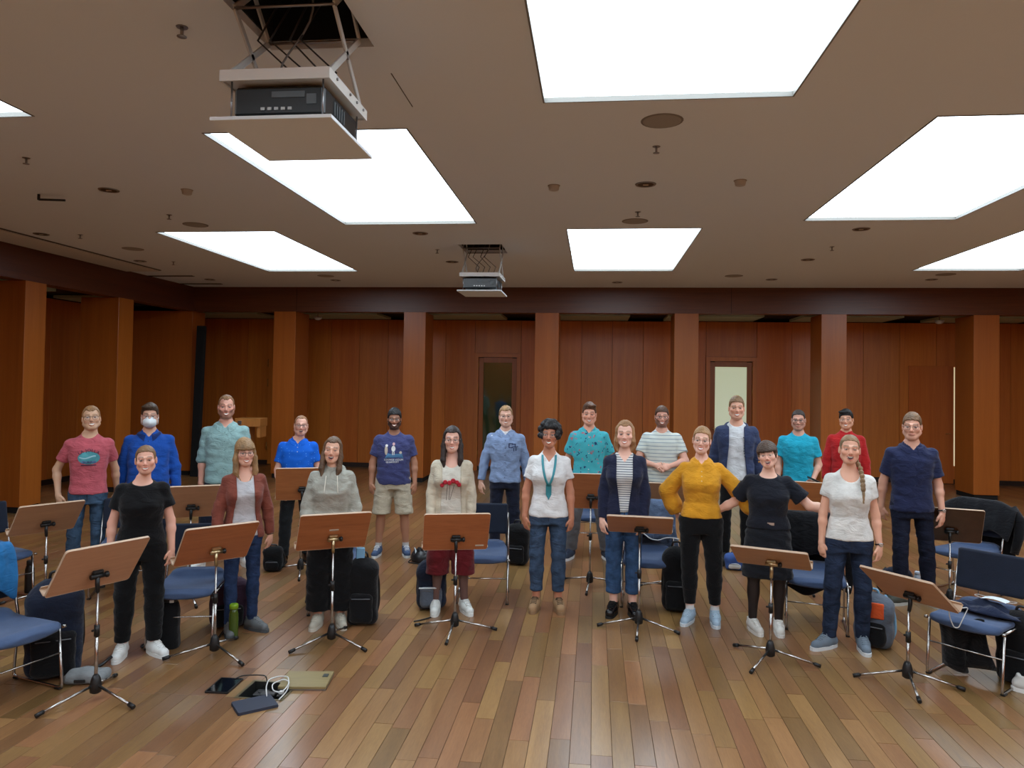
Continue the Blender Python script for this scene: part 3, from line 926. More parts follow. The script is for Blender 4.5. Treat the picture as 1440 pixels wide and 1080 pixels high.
DEF = dict(fem=False, girth=1.0, armL=(12, 0, 5, 10), armR=(12, 0, 5, 10), feet=[(-.11, 0, -14), (.11, 0, 14)], head=(0, 0, 0),
           skin=(214, 168, 142), smile=1, seed=1)
PEOPLE = []
def person(**k):
    p = dict(DEF); p.update(k); p['seed'] = len(PEOPLE)+1
    PEOPLE.append(p)
def compute(p):
    out = {'body': mesh_body(p), 'hair': mesh_hair(p)}
    for i, t in enumerate(p['tops']): out['top%d' % i] = mesh_top(p, t)
    out['legs'] = mesh_legs(p, p['legs'])
    return out
def make_person(p, M):
    s = p['h']/1.75; J = skeleton(p)
    x, y = p['at']
    rz = -math.atan2(x, y)*p.get('face_cam', .85)+math.radians(p.get('turn', 0))
    root = empty('person', (x, y, 0), rz, p['label'], 'person', 'ensemble members standing in the hall')
    V, Fc, C = M['body']
    obj('body', np_mesh('body', V*s, Fc, cols=C), SKIN, root)
    hm = plain('hair_%d_%d_%d' % p['hair'][1], p['hair'][1], rough=.55, bump=.6, bscale=120, var=.35, spec=.4)
    V, Fc = M['hair']; obj('hair', np_mesh('hair', V*s, Fc), hm, root)
    W = None
    for i, t in enumerate(p['tops']):
        V, Fc = M['top%d' % i]
        o = obj(t['name'], np_mesh(t['name'], V*s, Fc), t['mat'], root)
        if t.get('label'): o['label'] = t['label']
        Wt = Wrap(V*s, Fc)
        if t.get('collar'): add_collar(o, p, s, t.get('colmat') or t['mat'], t['ease'], Wt, **(t['collar'] if isinstance(t['collar'], dict) else {}))
        if t.get('buttons'):
            n, z0, z1, bm = t['buttons']
            for q in range(n):
                h = Wt.hit(0, (z0+(z1-z0)*q/max(1, n-1))*s, .001)
                MB().lathe([(.0045, 0), (.0055, .0015), (.0045, .003)], h, 10, Matrix.Rotation(math.pi/2, 3, 'X')).build('button', bm, o)
        if t.get('placket'):
            z0, z1 = t['placket']
            Wt.strip('placket', [(0, (z0+(z1-z0)*q/14)*s) for q in range(15)], .03*s, t['mat'], o, .0022)
        if t.get('art'): t['art'](Wt, o, s)
        W = Wt
    V, Fc = M['legs']
    o = obj(p['legs']['name'], np_mesh('legs', V*s, Fc), p['legs']['mat'], root)
    if p['legs'].get('art'): p['legs']['art'](Wrap(V*s, Fc), o, s)
    add_shoes(root, p, J, s)
    if p.get('glasses'): add_glasses(root, p, J, s)
    if p.get('extra_parts'): p['extra_parts'](root, p, J, s, W)
    return root
# ------------------------------------------------------------------ the hall
WALNUT = wood('walnut_veneer', (178, 92, 31), (212, 124, 47), 'z', rough=.36, scale=7, rand=.08, stretch=.035)  # lighter than the column veneer: stands in for light in the back aisle
WALNUT_H = wood('walnut_veneer_lying', (66, 30, 14), (102, 53, 26), 'x', rough=.34, scale=7, rand=.08, stretch=.035)  # fascia copy of the veneer, its grazing-light dimness put into the colour
WALNUT_C = wood('walnut_veneer_columns', (142, 74, 22), (174, 98, 34), 'z', rough=.34, scale=8, rand=.05, stretch=.03, contrast=.8)
PLASTER = plain('ceiling_plaster', (222, 228, 232), rough=.9, spec=.2, bump=.05, bscale=60)
DARKGAP = plain('dark_gap', (12, 9, 7), rough=.9)
JOINT = plain('floor_joint', (78, 52, 32), rough=.8)
PLANK = wood('floor_plank', (110, 76, 46), (148, 110, 70), 'y', rough=.30, scale=16, rand=.27, stretch=.10, contrast=.9, coat=.35)
PLANK_FAR = wood('floor_plank_far', (110, 76, 46), (148, 110, 70), 'y', rough=.30, scale=16, rand=.27, attr='tone_random', stretch=.10, contrast=.9, coat=.35)
XL, XR, YB, YR, YF = -8.33, 11.1, 14.59, 16.9, -6.0       # left columns' face, right wall, column front, rear wall, wall behind the camera
ZF = 3.42                                                 # underside of the wooden fascia

def struct(name, mb, mat, parent=None):
    o = mb.build(name, mat, parent)
    if not parent: o['kind'] = 'structure'
    return o
# floor: dark sub-floor, planks laid along the hall on top (a pocket is left open for the floor socket box)
FBX = (-1.93, -1.62, 4.60, 4.82)                          # socket box opening, set below
fb0 = spot(326, 980); fb1 = spot(398, 962)
FBX = (fb0.x+.03, fb0.x+.33, fb0.y-.0, fb0.y+.26)
fm = MB()
x0_, x1_, y0_, y1_ = FBX
for (a, b, c, d) in ((-10.2, x0_, YF, 18.6), (x1_, XR+.3, YF, 18.6), (x0_, x1_, YF, y0_), (x0_, x1_, y1_, 18.6)):
    fm.box(((a+b)/2, (c+d)/2, -.106), (b-a, d-c, .2))
floor = struct('floor', fm, JOINT)
PW = .116
planks = []
prr = random.Random(3)
nx = int((XR+10.2)/PW)+1
for i in range(nx):
    x = -10.2+PW*i
    y = YF-prr.random()*1.2
    while y < 18.4:
        L = prr.uniform(.5, 1.45)
        planks.append((x, y, L)); y += L
def plank_parts(x, y, L):
    """split a plank around the socket opening"""
    out = [(x+.0012, x+PW-.0012, max(y, YF)+.0012, min(y+L, 18.4)-.0012)]
    X0, X1, Y0, Y1 = FBX; res = []
    for a, b, c, d in out:
        if b <= X0 or a >= X1 or d <= Y0 or c >= Y1: res.append((a, b, c, d)); continue
        if c < Y0: res.append((a, b, c, Y0))
        if d > Y1: res.append((a, b, Y1, d))
        m0, m1 = max(c, Y0), min(d, Y1)
        if a < X0: res.append((a, X0, m0, m1))
        if b > X1: res.append((X1, b, m0, m1))
    return [r for r in res if r[1]-r[0] > .004 and r[3]-r[2] > .004]
def in_view(x, y):
    if y < 3.3: return False
    d = np.array([x, y, -HC]); z = d@AX_F
    u_ = 720+F_PX*(d@AX_R)/z; v_ = CYP-F_PX*(d@AX_U)/z
    return -30 < u_ < 1470 and v_ < 1110
near = sorted([p for p in planks if in_view(p[0]+PW/2, p[1]+p[2]/2)], key=lambda p: (p[0]+.3)**2*.35+(p[1]+p[2]/2)**2)[:300]
nearset = set(near)
fv, ff, fa = [], [], []
for p in planks:
    if p in nearset: continue
    r = prr.random()
    for a, b, c, d in plank_parts(*p):
        n = len(fv); zt = -.0006*prr.random(); bv = .0008
        fv += [(a, c, zt-bv), (b, c, zt-bv), (b, d, zt-bv), (a, d, zt-bv), (a+bv, c+bv, zt), (b-bv, c+bv, zt), (b-bv, d-bv, zt), (a+bv, d-bv, zt)]
        ff += [(n+4, n+5, n+6, n+7), (n, n+1, n+5, n+4), (n+1, n+2, n+6, n+5), (n+2, n+3, n+7, n+6), (n+3, n, n+4, n+7)]
        fa += [r]*8
me = bpy.data.meshes.new('planks'); me.from_pydata(fv, [], ff); me.update()
at_ = me.attributes.new('tone_random', 'FLOAT', 'POINT'); at_.data.foreach_set('value', fa)
tag(obj('plank_field', me, PLANK_FAR, floor), kind='stuff')
for p in near:
    for a, b, c, d in plank_parts(*p):
        MB().box(((a+b)/2, (c+d)/2, -.003-.0003*prr.random()), (b-a, d-c, .006), .0008).build('plank', PLANK, floor)

# ceiling with openings for the luminous panels and the two projector hatches
SKY_X = {'Z': (-5.73, -4.10), 'A': (-3.05, -1.42), 'B': (-.37, 1.27), 'C': (2.34, 3.98), 'D': (5.02, 6.65), 'E': (7.7, 9.33)}
ROWS = {-2: (-5.3, -2.0), -1: (-1.95, 1.33), 1: (1.66, 4.96), 2: (5.39, 8.70), 3: (9.06, 12.44)}
SKY = [(c, r) for r in (1, 3) for c in 'ZBD']+[(c, r) for r in (2, -1) for c in 'ACE']+[(c, -2) for c in 'ZBD']
HATCH = [(-1.88, -1.27, 3.40, 4.055), (-1.90, -1.29, 10.04, 10.73)]
holes = [(*SKY_X[c], *ROWS[r]) for c, r in SKY]+HATCH
CE = [(-9.2, XR, YF, YB)]
for X0, X1, Y0, Y1 in holes:
    nxt = []
    for a, b, c, d in CE:
        if b <= X0 or a >= X1 or d <= Y0 or c >= Y1: nxt.append((a, b, c, d)); continue
        if c < Y0: nxt.append((a, b, c, Y0))
        if d > Y1: nxt.append((a, b, Y1, d))
        m0, m1 = max(c, Y0), min(d, Y1)
        if a < X0: nxt.append((a, X0, m0, m1))
        if b > X1: nxt.append((X1, b, m0, m1))
    CE = nxt
cm = MB()
for a, b, c, d in CE: cm.box(((a+b)/2, (c+d)/2, ZC+.05), (b-a, d-c, .10))
ceiling = struct('ceiling', cm, PLASTER)
SKYM = glow('luminous_panel', (.80, .94, 1.05), SKY_STRENGTH)
names_sky = {('Z', 1): 'luminous ceiling panel cut off by the left edge near the camera', ('B', 1): 'largest luminous ceiling panel at the top centre of the view',
             ('Z', 3): 'luminous ceiling panel farthest left above the smiling back row', ('A', 2): 'luminous ceiling panel partly hidden by the near projector lift',
             ('C', 2): 'big luminous ceiling panel on the right cut off by the frame edge', ('B', 3): 'small far luminous ceiling panel right of the distant projector',
             ('D', 3): 'far luminous ceiling panel at the right edge above the back wall'}
for c, r in SKY:
    X0, X1 = SKY_X[c]; Y0, Y1 = ROWS[r]
    o = empty('skylight_panel', ((X0+X1)/2, (Y0+Y1)/2, ZC), 0, names_sky.get((c, r), 'luminous ceiling panel out of view above or behind the camera'), 'ceiling light', 'luminous ceiling panels')
    W_, L_ = X1-X0, Y1-Y0
    MB().box((0, 0, .035), (W_-.01, L_-.01, .01)).build('diffuser', SKYM, o)
    fr = MB()
    for sx in (-1, 1): fr.box((sx*(W_/2-.006), 0, .02), (.012, L_, .05))
    for sy in (-1, 1): fr.box((0, sy*(L_/2-.006), .02), (W_-.024, .012, .05))
    fr.build('frame', plain('panel_frame', (120, 118, 112), rough=.5), o)

# columns: separate piers along the back and the left side
def column(name, x0, x1, y0, y1, parentname=None):
    o = MB().box(((x0+x1)/2, (y0+y1)/2, (.09+ZF)/2), (x1-x0, y1-y0, ZF-.09), .004).build(name, WALNUT_C)
    b = MB().box((0, 0, 0), (x1-x0-.04, y1-y0-.04, .09)).build('plinth', DARKGAP, o, ((x0+x1)/2, (y0+y1)/2, .045))
    return o
bx = [(-6.58, -6.11), (-3.84, -3.39), (-1.18, -.71), (1.53, 1.99), (4.27, 4.73), (6.99, 7.44), (9.70, 10.15)]
bl = ['leftmost veneered column of the back wall row', 'second veneered column of the back row, behind the navy printed shirt', 'third veneered column of the back row, right of the dark glass door',
      'fourth veneered column of the back row, left of the bright door', 'fifth veneered column of the back row, behind the red shirt', 'rightmost fully visible veneered column of the back row', 'veneered column beyond the right edge of the back row']
for (a, b), l in zip(bx, bl): tag(column('wood_column', a, b, YB, YB+.72), l, 'column', 'veneered columns')
ly = [(10.0, 10.42), (12.15, 12.57), (7.85, 8.27), (5.7, 6.12), (3.5, 3.92), (1.3, 1.72)]
ll = ['tall veneered column of the left side, nearest in view', 'tall veneered column of the left side, next to the corner', 'veneered column of the left side just out of view'] + ['veneered column of the left side behind the camera view']*3
for (a, b), l in zip(ly, ll): tag(column('wood_column', XL-.72, XL, a, b), l, 'column', 'veneered columns')
tag(column('wood_column', XL-1.4, XL-.02, YB, YB+.5), 'broad veneered corner pier at the back left', 'column', 'veneered columns')
# fascia beams above the columns
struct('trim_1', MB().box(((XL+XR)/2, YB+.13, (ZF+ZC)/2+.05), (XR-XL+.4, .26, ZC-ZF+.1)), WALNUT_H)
for k, xj in enumerate((-6.1, 2.6)):
    MB().box((xj, YB-.001, (ZF+ZC)/2), (.006, .006, ZC-ZF)).build('joint', DARKGAP, bpy.data.objects['trim_1'])
WALNUT_HY = wood('walnut_veneer_lying_side', (66, 30, 14), (102, 53, 26), 'y', rough=.34, scale=7, rand=.08, stretch=.035)  # side fascia, same veneer darkened in colour for its dim light
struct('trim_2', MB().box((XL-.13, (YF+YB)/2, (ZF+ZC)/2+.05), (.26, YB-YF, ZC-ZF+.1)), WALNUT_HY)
# curtain-track slot along the left edge of the ceiling
tr = struct('trim_3', MB().box((XL+.33, 5.6, ZC-.012), (.62, 13.4, .024)), plain('track_cover', (206, 199, 188), rough=.8))
MB().box((XL+.665, 5.6, ZC-.006), (.03, 13.4, .012)).build('track_slot', plain('slot_shadow_gap', (70, 64, 58), rough=.8), tr)
# rear wall of the back aisle, in veneer panels with recessed joints; openings for three doors
DOORS = [(-2.75, -1.68, 2.70), (2.47, 3.57, 2.67)]
back = struct('wall_back', MB().box(((XL-1.6+XR)/2, YR+.5, 1.9), (XR-XL+1.8, .1, 3.8)), DARKGAP)
ZR = 3.46
def wall_panel(x0, x1, z0, z1, parent, y=YR, dep=.05):
    return MB().box(((x0+x1)/2, y+dep/2, (z0+z1)/2), (x1-x0-.006, dep, z1-z0-.006), .002).build('panel', WALNUT, parent)
edges = [XL-1.3]
cuts = sorted([v for d in DOORS for v in d[:2]])
segs = [(XL-1.3, DOORS[0][0]), (DOORS[0][1], DOORS[1][0]), (DOORS[1][1], XR)]
for a, b in segs:
    n = max(1, round((b-a)/.72))
    for i in range(n): wall_panel(a+(b-a)*i/n, a+(b-a)*(i+1)/n, .10, ZR, back)
for a, b, zt in DOORS: wall_panel(a, b, zt, ZR, back)
bb = struct('baseboard_back', MB().box(((XL-1.3+XR)/2, YR+.03, .05), (XR-XL+1.3, .04, .10)), plain('dark_skirting', (40, 22, 12), rough=.6))
# side aisle wall on the left
lw = struct('wall_left', MB().box((-10.15, (YF+YR)/2, 1.95), (.1, YR-YF, 3.9)), DARKGAP)
y = YF
while y < YR:
    e = min(y+.72, YR)
    MB().box((-10.08, (y+e)/2, (.1+ZR)/2), (.05, e-y-.006, ZR-.1-.006), .002).build('panel', WALNUT, lw); y = e
struct('baseboard_left', MB().box((-10.07, (YF+YR)/2, .05), (.04, YR-YF, .10)), plain('dark_skirting', (40, 22, 12)))
# aisle ceilings: pale green-grey panels between dark cross strips
AISLE = plain('aisle_ceiling', (176, 192, 166), rough=.6)
struct('trim_4', MB().box(((XL-1.6+XR)/2, (YB+.2+YR+.45)/2, ZR+.12), (XR-XL+1.8, YR-YB+.25, .1)), DARKGAP)
ac = bpy.data.objects['trim_4']
for i in range(-4, 5):
    xc = -9.5+2.735*(i+4)+1.3
    MB().box((xc-.25, 16.28, ZR+.03), (1.95, 1.16, .05)).build('panel', AISLE, ac)
struct('trim_5', MB().box((XL-1.0, (YF+YB)/2, ZR+.12), (1.6, YB-YF+2, .1)), DARKGAP)
for i in range(6):
    MB().box((XL-1.25, 13.45-2.15*i-.2, ZR+.03), (.8, 1.2, .05)).build('panel', AISLE, bpy.data.objects['trim_5'])
# walls that close the hall outside the view
wr = struct('wall_right', MB().box((XR+.1, (YF+YR)/2, 2.0), (.1, YR-YF, 4.1)), WALNUT)
struct('wall_front', MB().box(((XL-1.8+XR)/2, YF-.05, 2.0), (XR-XL+2, .1, 4.1)), WALNUT)
struct('trim_6', MB().box((0.4, 17.9, 2.0), (22, .1, 4.2)), plain('pale_room_wall', (196, 205, 170), rough=.9))

# doors in the rear wall
def glazed_door(name, a, b, zt, pane_mat, handle_side):
    fr = MB()
    fr.box((a+.045, YR+.02, zt/2), (.09, .11, zt)); fr.box((b-.045, YR+.02, zt/2), (.09, .11, zt)); fr.box(((a+b)/2, YR+.02, zt-.045), (b-a-.18, .11, .09))
    d = struct(name, fr, WALNUT)
    lf = MB(); st = .11
    lf.box((a+.095+st/2, YR+.04, zt/2-.05), (st, .05, zt-.12), .003); lf.box((b-.095-st/2, YR+.04, zt/2-.05), (st, .05, zt-.12), .003)
    lf.box(((a+b)/2, YR+.04, zt-.155), (b-a-.19-2*st, .05, .12), .003); lf.box(((a+b)/2, YR+.04, .15), (b-a-.19-2*st, .05, .28), .003)
    leaf = lf.build('door_leaf', WALNUT_C, d)
    MB().box(((a+b)/2, YR+.045, (zt+.08)/2), (b-a-.19-2*st, .012, zt-.5)).build('pane', pane_mat, leaf)
    hx = (b-.15) if handle_side > 0 else (a+.15)
    BR = plain('brass', (190, 150, 90), rough=.3, metal=1.0)
    MB().tube(fillet([(hx, YR+.01, 1.08), (hx, YR-.05, 1.08), (hx-handle_side*.12, YR-.05, 1.08)], .02), .009).build('handle', BR, leaf)
    for z in (zt-.35, zt-.85, .3):
        MB().tube([(a+.092 if handle_side > 0 else b-.092, YR-.012, z), (a+.092 if handle_side > 0 else b-.092, YR-.012, z+.16)], .010, 8).build('hinge', BR, d)
    return d
dk = plain('dark_green_glass', (58, 72, 46), rough=.04, spec=.8)
lit = glow('lit_frosted_pane', s2l((178, 190, 150)), .62)
glazed_door('door_1', *DOORS[0], dk, 1)
glazed_door('door_2', *DOORS[1], lit, -1)
BR = plain('brass', (190, 150, 90), rough=.3, metal=1.0)
# flush doors: one ajar at the right with light in the gap, one beside the left column
d3 = struct('door_3', MB().box((7.22, YR-.012, 1.27), (.92, .03, 2.52), .003), WALNUT)
MB().box((7.70, YR-.010, 1.45), (.045, .02, 2.12)).build('lit_gap', glow('lit_gap', s2l((214, 196, 150)), .75), d3)
MB().tube(fillet([(7.60, YR-.03, 1.08), (7.60, YR-.08, 1.08), (7.50, YR-.08, 1.08)], .02), .009).build('handle', BR, d3)
d4 = struct('door_4', MB().box((-7.20, YR-.012, 1.27), (1.0, .03, 2.52), .003), WALNUT)
for z in (2.32, 1.85, .35): MB().tube([(-7.725, YR-.035, z), (-7.725, YR-.035, z+.18)], .011, 8).build('hinge', BR, d4)
# tall black box for an unidentified dark shape in the corner
o = MB().box((0, 0, 1.55), (.17, .10, 3.1), .01).build('black_upright', plain('matte_black', (8, 8, 9), rough=.9), None, (-8.14, YB-.14, 0.0), (0, math.radians(1.4), 0))
tag(o, 'tall narrow black shape leaning in the back left corner', 'panel')

# small ceiling fixtures
def ceil_pt(x, y): return spot(x, y, ZC)
GREY = plain('grille_grey', (150, 143, 134), rough=.8); DK = plain('downlight_dark', (40, 36, 32), rough=.4)
def fixture(kind, x, y, label):
    c = ceil_pt(x, y); o = empty(kind, c, 0, label, {'downlight': 'light', 'ceiling_speaker': 'speaker', 'sprinkler': 'sprinkler', 'smoke_detector': 'detector'}[kind], kind.replace('_', ' ')+'s in the ceiling')
    if kind == 'downlight':
        MB().lathe([(.075, -.004), (.095, -.008), (.10, 0.0)], (0, 0, 0), 20).build('trim_ring', STEEL, o)
        MB().lathe([(.074, -.006), (.07, .0)], (0, 0, 0), 20).build('baffle', DK, o)
        MB().box((0, 0, -.008), (.05, .02, .006)).build('lamp', plain('lamp_glass', (225, 215, 195), rough=.2), o)
    elif kind == 'ceiling_speaker':
        MB().lathe([(.12, -.008), (.135, -.006), (.14, 0)], (0, 0, 0), 24).build('grille', GREY, o)
        MB().lathe([(.141, -.005), (.15, -.003), (.152, 0)], (0, 0, 0), 24).build('rim', plain('rim_grey', (120, 113, 105), rough=.7), o)
    elif kind == 'sprinkler':
        MB().lathe([(.03, -.004), (.032, 0)], (0, 0, 0), 12).build('escutcheon', STEEL, o)
        MB().tube([(0, 0, 0), (0, 0, -.05)], .009, 8).build('body', STEEL, o)
        MB().lathe([(.006, -.058), (.026, -.055), (.026, -.051), (.006, -.049)], (0, 0, 0), 12).build('deflector', STEEL, o)
    else:
        MB().lathe([(.03, -.05), (.045, -.045), (.052, -.012), (.055, 0)], (0, 0, 0), 18).build('housing', plain('detector_white', (176, 168, 158), rough=.6), o)
        MB().lathe([(.056, -.006), (.06, 0)], (0, 0, 0), 18).build('base', GREY, o)
FX = [('downlight', 153, 267, 'dark recessed downlight at the upper left beyond the near projector'), ('downlight', 58, 329, 'recessed downlight at the left edge near the curtain track'),
      ('downlight', 197, 367, 'recessed downlight left of the far left luminous panel'), ('downlight', 908, 259, 'recessed downlight below the largest luminous panel'),
      ('downlight', 591, 328, 'recessed downlight just below the panel with the projector'), ('downlight', 1211, 322, 'recessed downlight under the right luminous panel'),
      ('downlight', 1136, 365, 'recessed downlight right of the small far panel'), ('downlight', 636, 368, 'recessed downlight left of the distant projector'),
      ('downlight', 1085, 393, 'far recessed downlight close to the back fascia, centre right'), ('downlight', 868, 397, 'far recessed downlight below the small far panel'),
      ('downlight', 295, 393, 'far recessed downlight in the back left corner'), ('downlight', 472, 394, 'far recessed downlight below the far left panel'), ('downlight', 1310, 393, 'far recessed downlight at the right under the edge panel'),
      ('ceiling_speaker', 931, 170, 'large round speaker grille below the largest luminous panel'), ('ceiling_speaker', 275, 316, 'round speaker grille above the far left luminous panel'),
      ('ceiling_speaker', 893, 311, 'round speaker grille above the small far luminous panel'), ('ceiling_speaker', 187, 350, 'round speaker grille left of the far left panel'),
      ('ceiling_speaker', 1032, 388, 'far round speaker grille right of the small far panel'), ('ceiling_speaker', 458, 388, 'far round speaker grille below the far left panel'), ('ceiling_speaker', 1330, 386, 'far round speaker grille near the right edge'),
      ('sprinkler', 256, 38, 'sprinkler head nearest the camera at the upper left'), ('sprinkler', 37, 222, 'sprinkler head at the far left edge of the ceiling'), ('sprinkler', 238, 302, 'sprinkler head above the left speaker grille'),
      ('sprinkler', 113, 330, 'small sprinkler head near the curtain track'), ('sprinkler', 923, 206, 'sprinkler head below the large round speaker'), ('sprinkler', 897, 298, 'sprinkler head above the small far panel'),
      ('sprinkler', 1170, 347, 'sprinkler head right of the small far panel'), ('sprinkler', 615, 351, 'sprinkler head left of the distant projector hatch'), ('sprinkler', 244, 368, 'distant sprinkler head by the back left corner'),
      ('smoke_detector', 263, 267, 'white smoke detector on the left half of the ceiling'), ('smoke_detector', 1041, 254, 'white smoke detector right of the centre downlight'), ('smoke_detector', 779, 261, 'small white detector left of the centre downlight')]
for f in FX: fixture(*f)
c = ceil_pt(67, 273)
o = empty('ceiling_bracket', c, 0, 'black angled bracket hanging from the ceiling at the left edge', 'bracket')
MB().tube([(-.10, 0, 0), (-.10, 0, -.06)], .014, 8).build('post', BLACKP, o); MB().tube([(-.10, 0, -.055), (.16, .05, -.055)], .012, 8).build('arm', BLACKP, o)
for x, y, l in ((240, 388, 'dark slot in the ceiling by the back left corner'), (282, 399, 'dark slot in the ceiling right above the back left fascia')):
    tag(MB().box((0, 0, -.003), (.9, .10, .006)).build('ceiling_slot', DARKGAP, None, ceil_pt(x, y)), l, 'vent')
for x, y, l in ((447, 447, 'small white emergency lamp between the two left back columns'), (1321, 452, 'small white emergency lamp beside the rightmost back column')):
    d = AX_F+AX_R*(x-720)/F_PX-AX_U*(y-CYP)/F_PX
    k = 15.5/d[1]; c = Vector((d[0]*k, 15.5, HC+d[2]*k))
    o = empty('emergency_lamp', c, 0, l, 'light', 'aisle emergency lamps')
    MB().lathe([(.03, -.05), (.07, -.03), (.09, .02)], (0, 0, 0), 16).build('housing', WHITEP, o)
    MB().tube([(0, 0, 0), (0, 0, ZR-c.z+.08)], .012, 6).build('stem', STEEL, o)
# hatch outlines cut in the plaster beside the near projector
p1, p2 = ceil_pt(550, 103), ceil_pt(580, 150)
tag(MB().tube([p1, p2], .004, 4).build('hatch_joint', plain('joint_grey', (90, 84, 76), rough=.9), ceiling))

# projector lifts
def projector_lift(hx0, hx1, hy0, hy1, label):
    cx, cy = (hx0+hx1)/2, (hy0+hy1)/2; W_, L_ = hx1-hx0, hy1-hy0
    o = empty('projector_lift', (cx, cy, 3.28), 0, label, 'projector', 'projector lifts')
    WT = plain('lift_white', (214, 213, 208), rough=.5)
    zt = ZC-3.28
    sh = MB()
    for sx in (-1, 1): sh.box((sx*W_/2, 0, zt+.55), (.02, L_, 1.0))
    for sy in (-1, 1): sh.box((0, sy*L_/2, zt+.55), (W_, .02, 1.0))
    sh.box((0, 0, zt+1.05), (W_, L_, .02)); sh.build('shaft', plain('shaft_black', (10, 10, 10), rough=.9), o)
    MB().box((0, 0, .009), (W_+.005, L_+.01, .018), .002).build('cover_panel', PLASTER, o)
    tp = MB().box((0, 0, .225), (W_-.05, L_-.06, .012), .002)
    for sx in (-1, 1): tp.box((sx*(W_/2-.03), 0, .235), (.012, L_-.06, .055))
    for sy in (-1, 1): tp.box((0, sy*(L_/2-.035), .235), (W_-.06, .012, .055))
    tray = tp.build('top_tray', WT, o)
    for sx in (-1, 1):
        for q in (-.18, 0, .1, .2): MB().lathe([(.008, 0), (.008, .006)], (sx*(W_/2-.022), q*L_/.6, .24), 8, Matrix.Rotation(sx*math.pi/2, 3, 'Y')).build('bolt', STEEL, tray)
    for sx in (-1, 1):
        for sy in (-1, 1): MB().tube([(sx*(W_/2-.07), sy*(L_/2-.07), .018), (sx*(W_/2-.07), sy*(L_/2-.07), .22)], .005, 6).build('rod', STEEL, o)
    # the projector itself
    pr = MB().box((.0, .01, .125), (W_-.14, L_-.16, .15), .015).build('projector', plain('projector_black', (16, 17, 19), rough=.35), o)
    fy = -(L_-.16)/2+.01-.002
    PG = plain('projector_grey', (88, 96, 100), rough=.5)
    MB().box((.05, fy, .155), (.17, .006, .03)).build('vent', PG, pr); MB().box((.17, fy, .13), (.05, .006, .05)).build('vent', PG, pr)
    for k in range(5): MB().box((-.08+.035*k, fy, .085), (.02, .008, .014)).build('port', plain('port_silver', (170, 170, 168), rough=.4, metal=.6), pr)
    rx = (W_-.14)/2+.002
    for k in range(5): MB().box((rx, -.10+.035*k, .13), (.006, .012, .07)).build('grille_slat', PG, pr)
    MB().lathe([(.05, 0), (.055, .02), (.045, .035)], (-.06, (L_-.16)/2+.01, .12), 18, Matrix.Rotation(-math.pi/2, 3, 'X')).build('lens', plain('lens_black', (20, 22, 30), rough=.1), pr)
    # scissor arms
    AR = plain('arm_grey', (186, 186, 182), rough=.45)
    for sx in (-1, 1):
        x = sx*(W_/2-.045)
        for (ya, za, yb, zb) in ((-.24, .26, .20, .62), (.24, .26, -.20, .62), (-.20, .62, .22, 1.0), (.20, .62, -.22, 1.0)):
            a, b = Vector((x, ya, za)), Vector((x+sx*.0, yb, zb)); d = (b-a)
            MB().box((0, 0, 0), (.012, .035, d.length), .002, Matrix.Rotation(-math.atan2(d.y, d.z), 3, 'X')).build('scissor_arm', AR, o, (a+b)/2)
        MB().tube([(x, 0, .44), (x+sx*.012, 0, .44)], .014, 8).build('pivot', STEEL, o)
    MB().tube([(-W_/2+.045, -.20, .62), (W_/2-.045, -.20, .62)], .008, 6).build('cross_rod', STEEL, o)
    MB().tube([(-W_/2+.045, .20, .62), (W_/2-.045, .20, .62)], .008, 6).build('cross_rod', STEEL, o)
    r2 = random.Random(4)
    for k in range(4):
        x = -.12+.08*k
        MB().tube([(x, .05, .24), (x+.05, .1, .40), (x-.06+r2.uniform(-.05, .05), -.05, .52), (x+.02, .02, .8), (x, 0, 1.1)][:5], .006, 6).build('cable', BLACKP, o)
    pts = []
    for k in range(12):
        t = k/11; pts.append((.0+.10*math.sin(t*5), -.1+.1*t, .95-.62*t-.06*math.sin(t*math.pi)))
    MB().tube(pts, .006, 6).build('cable', plain('cable_grey', (110, 110, 110), rough=.6), o)
    return o
projector_lift(*HATCH[0], 'large projector lift lowered from a ceiling hatch nearest the camera')
projector_lift(*HATCH[1], 'small distant projector lift lowered from the ceiling before the back wall')
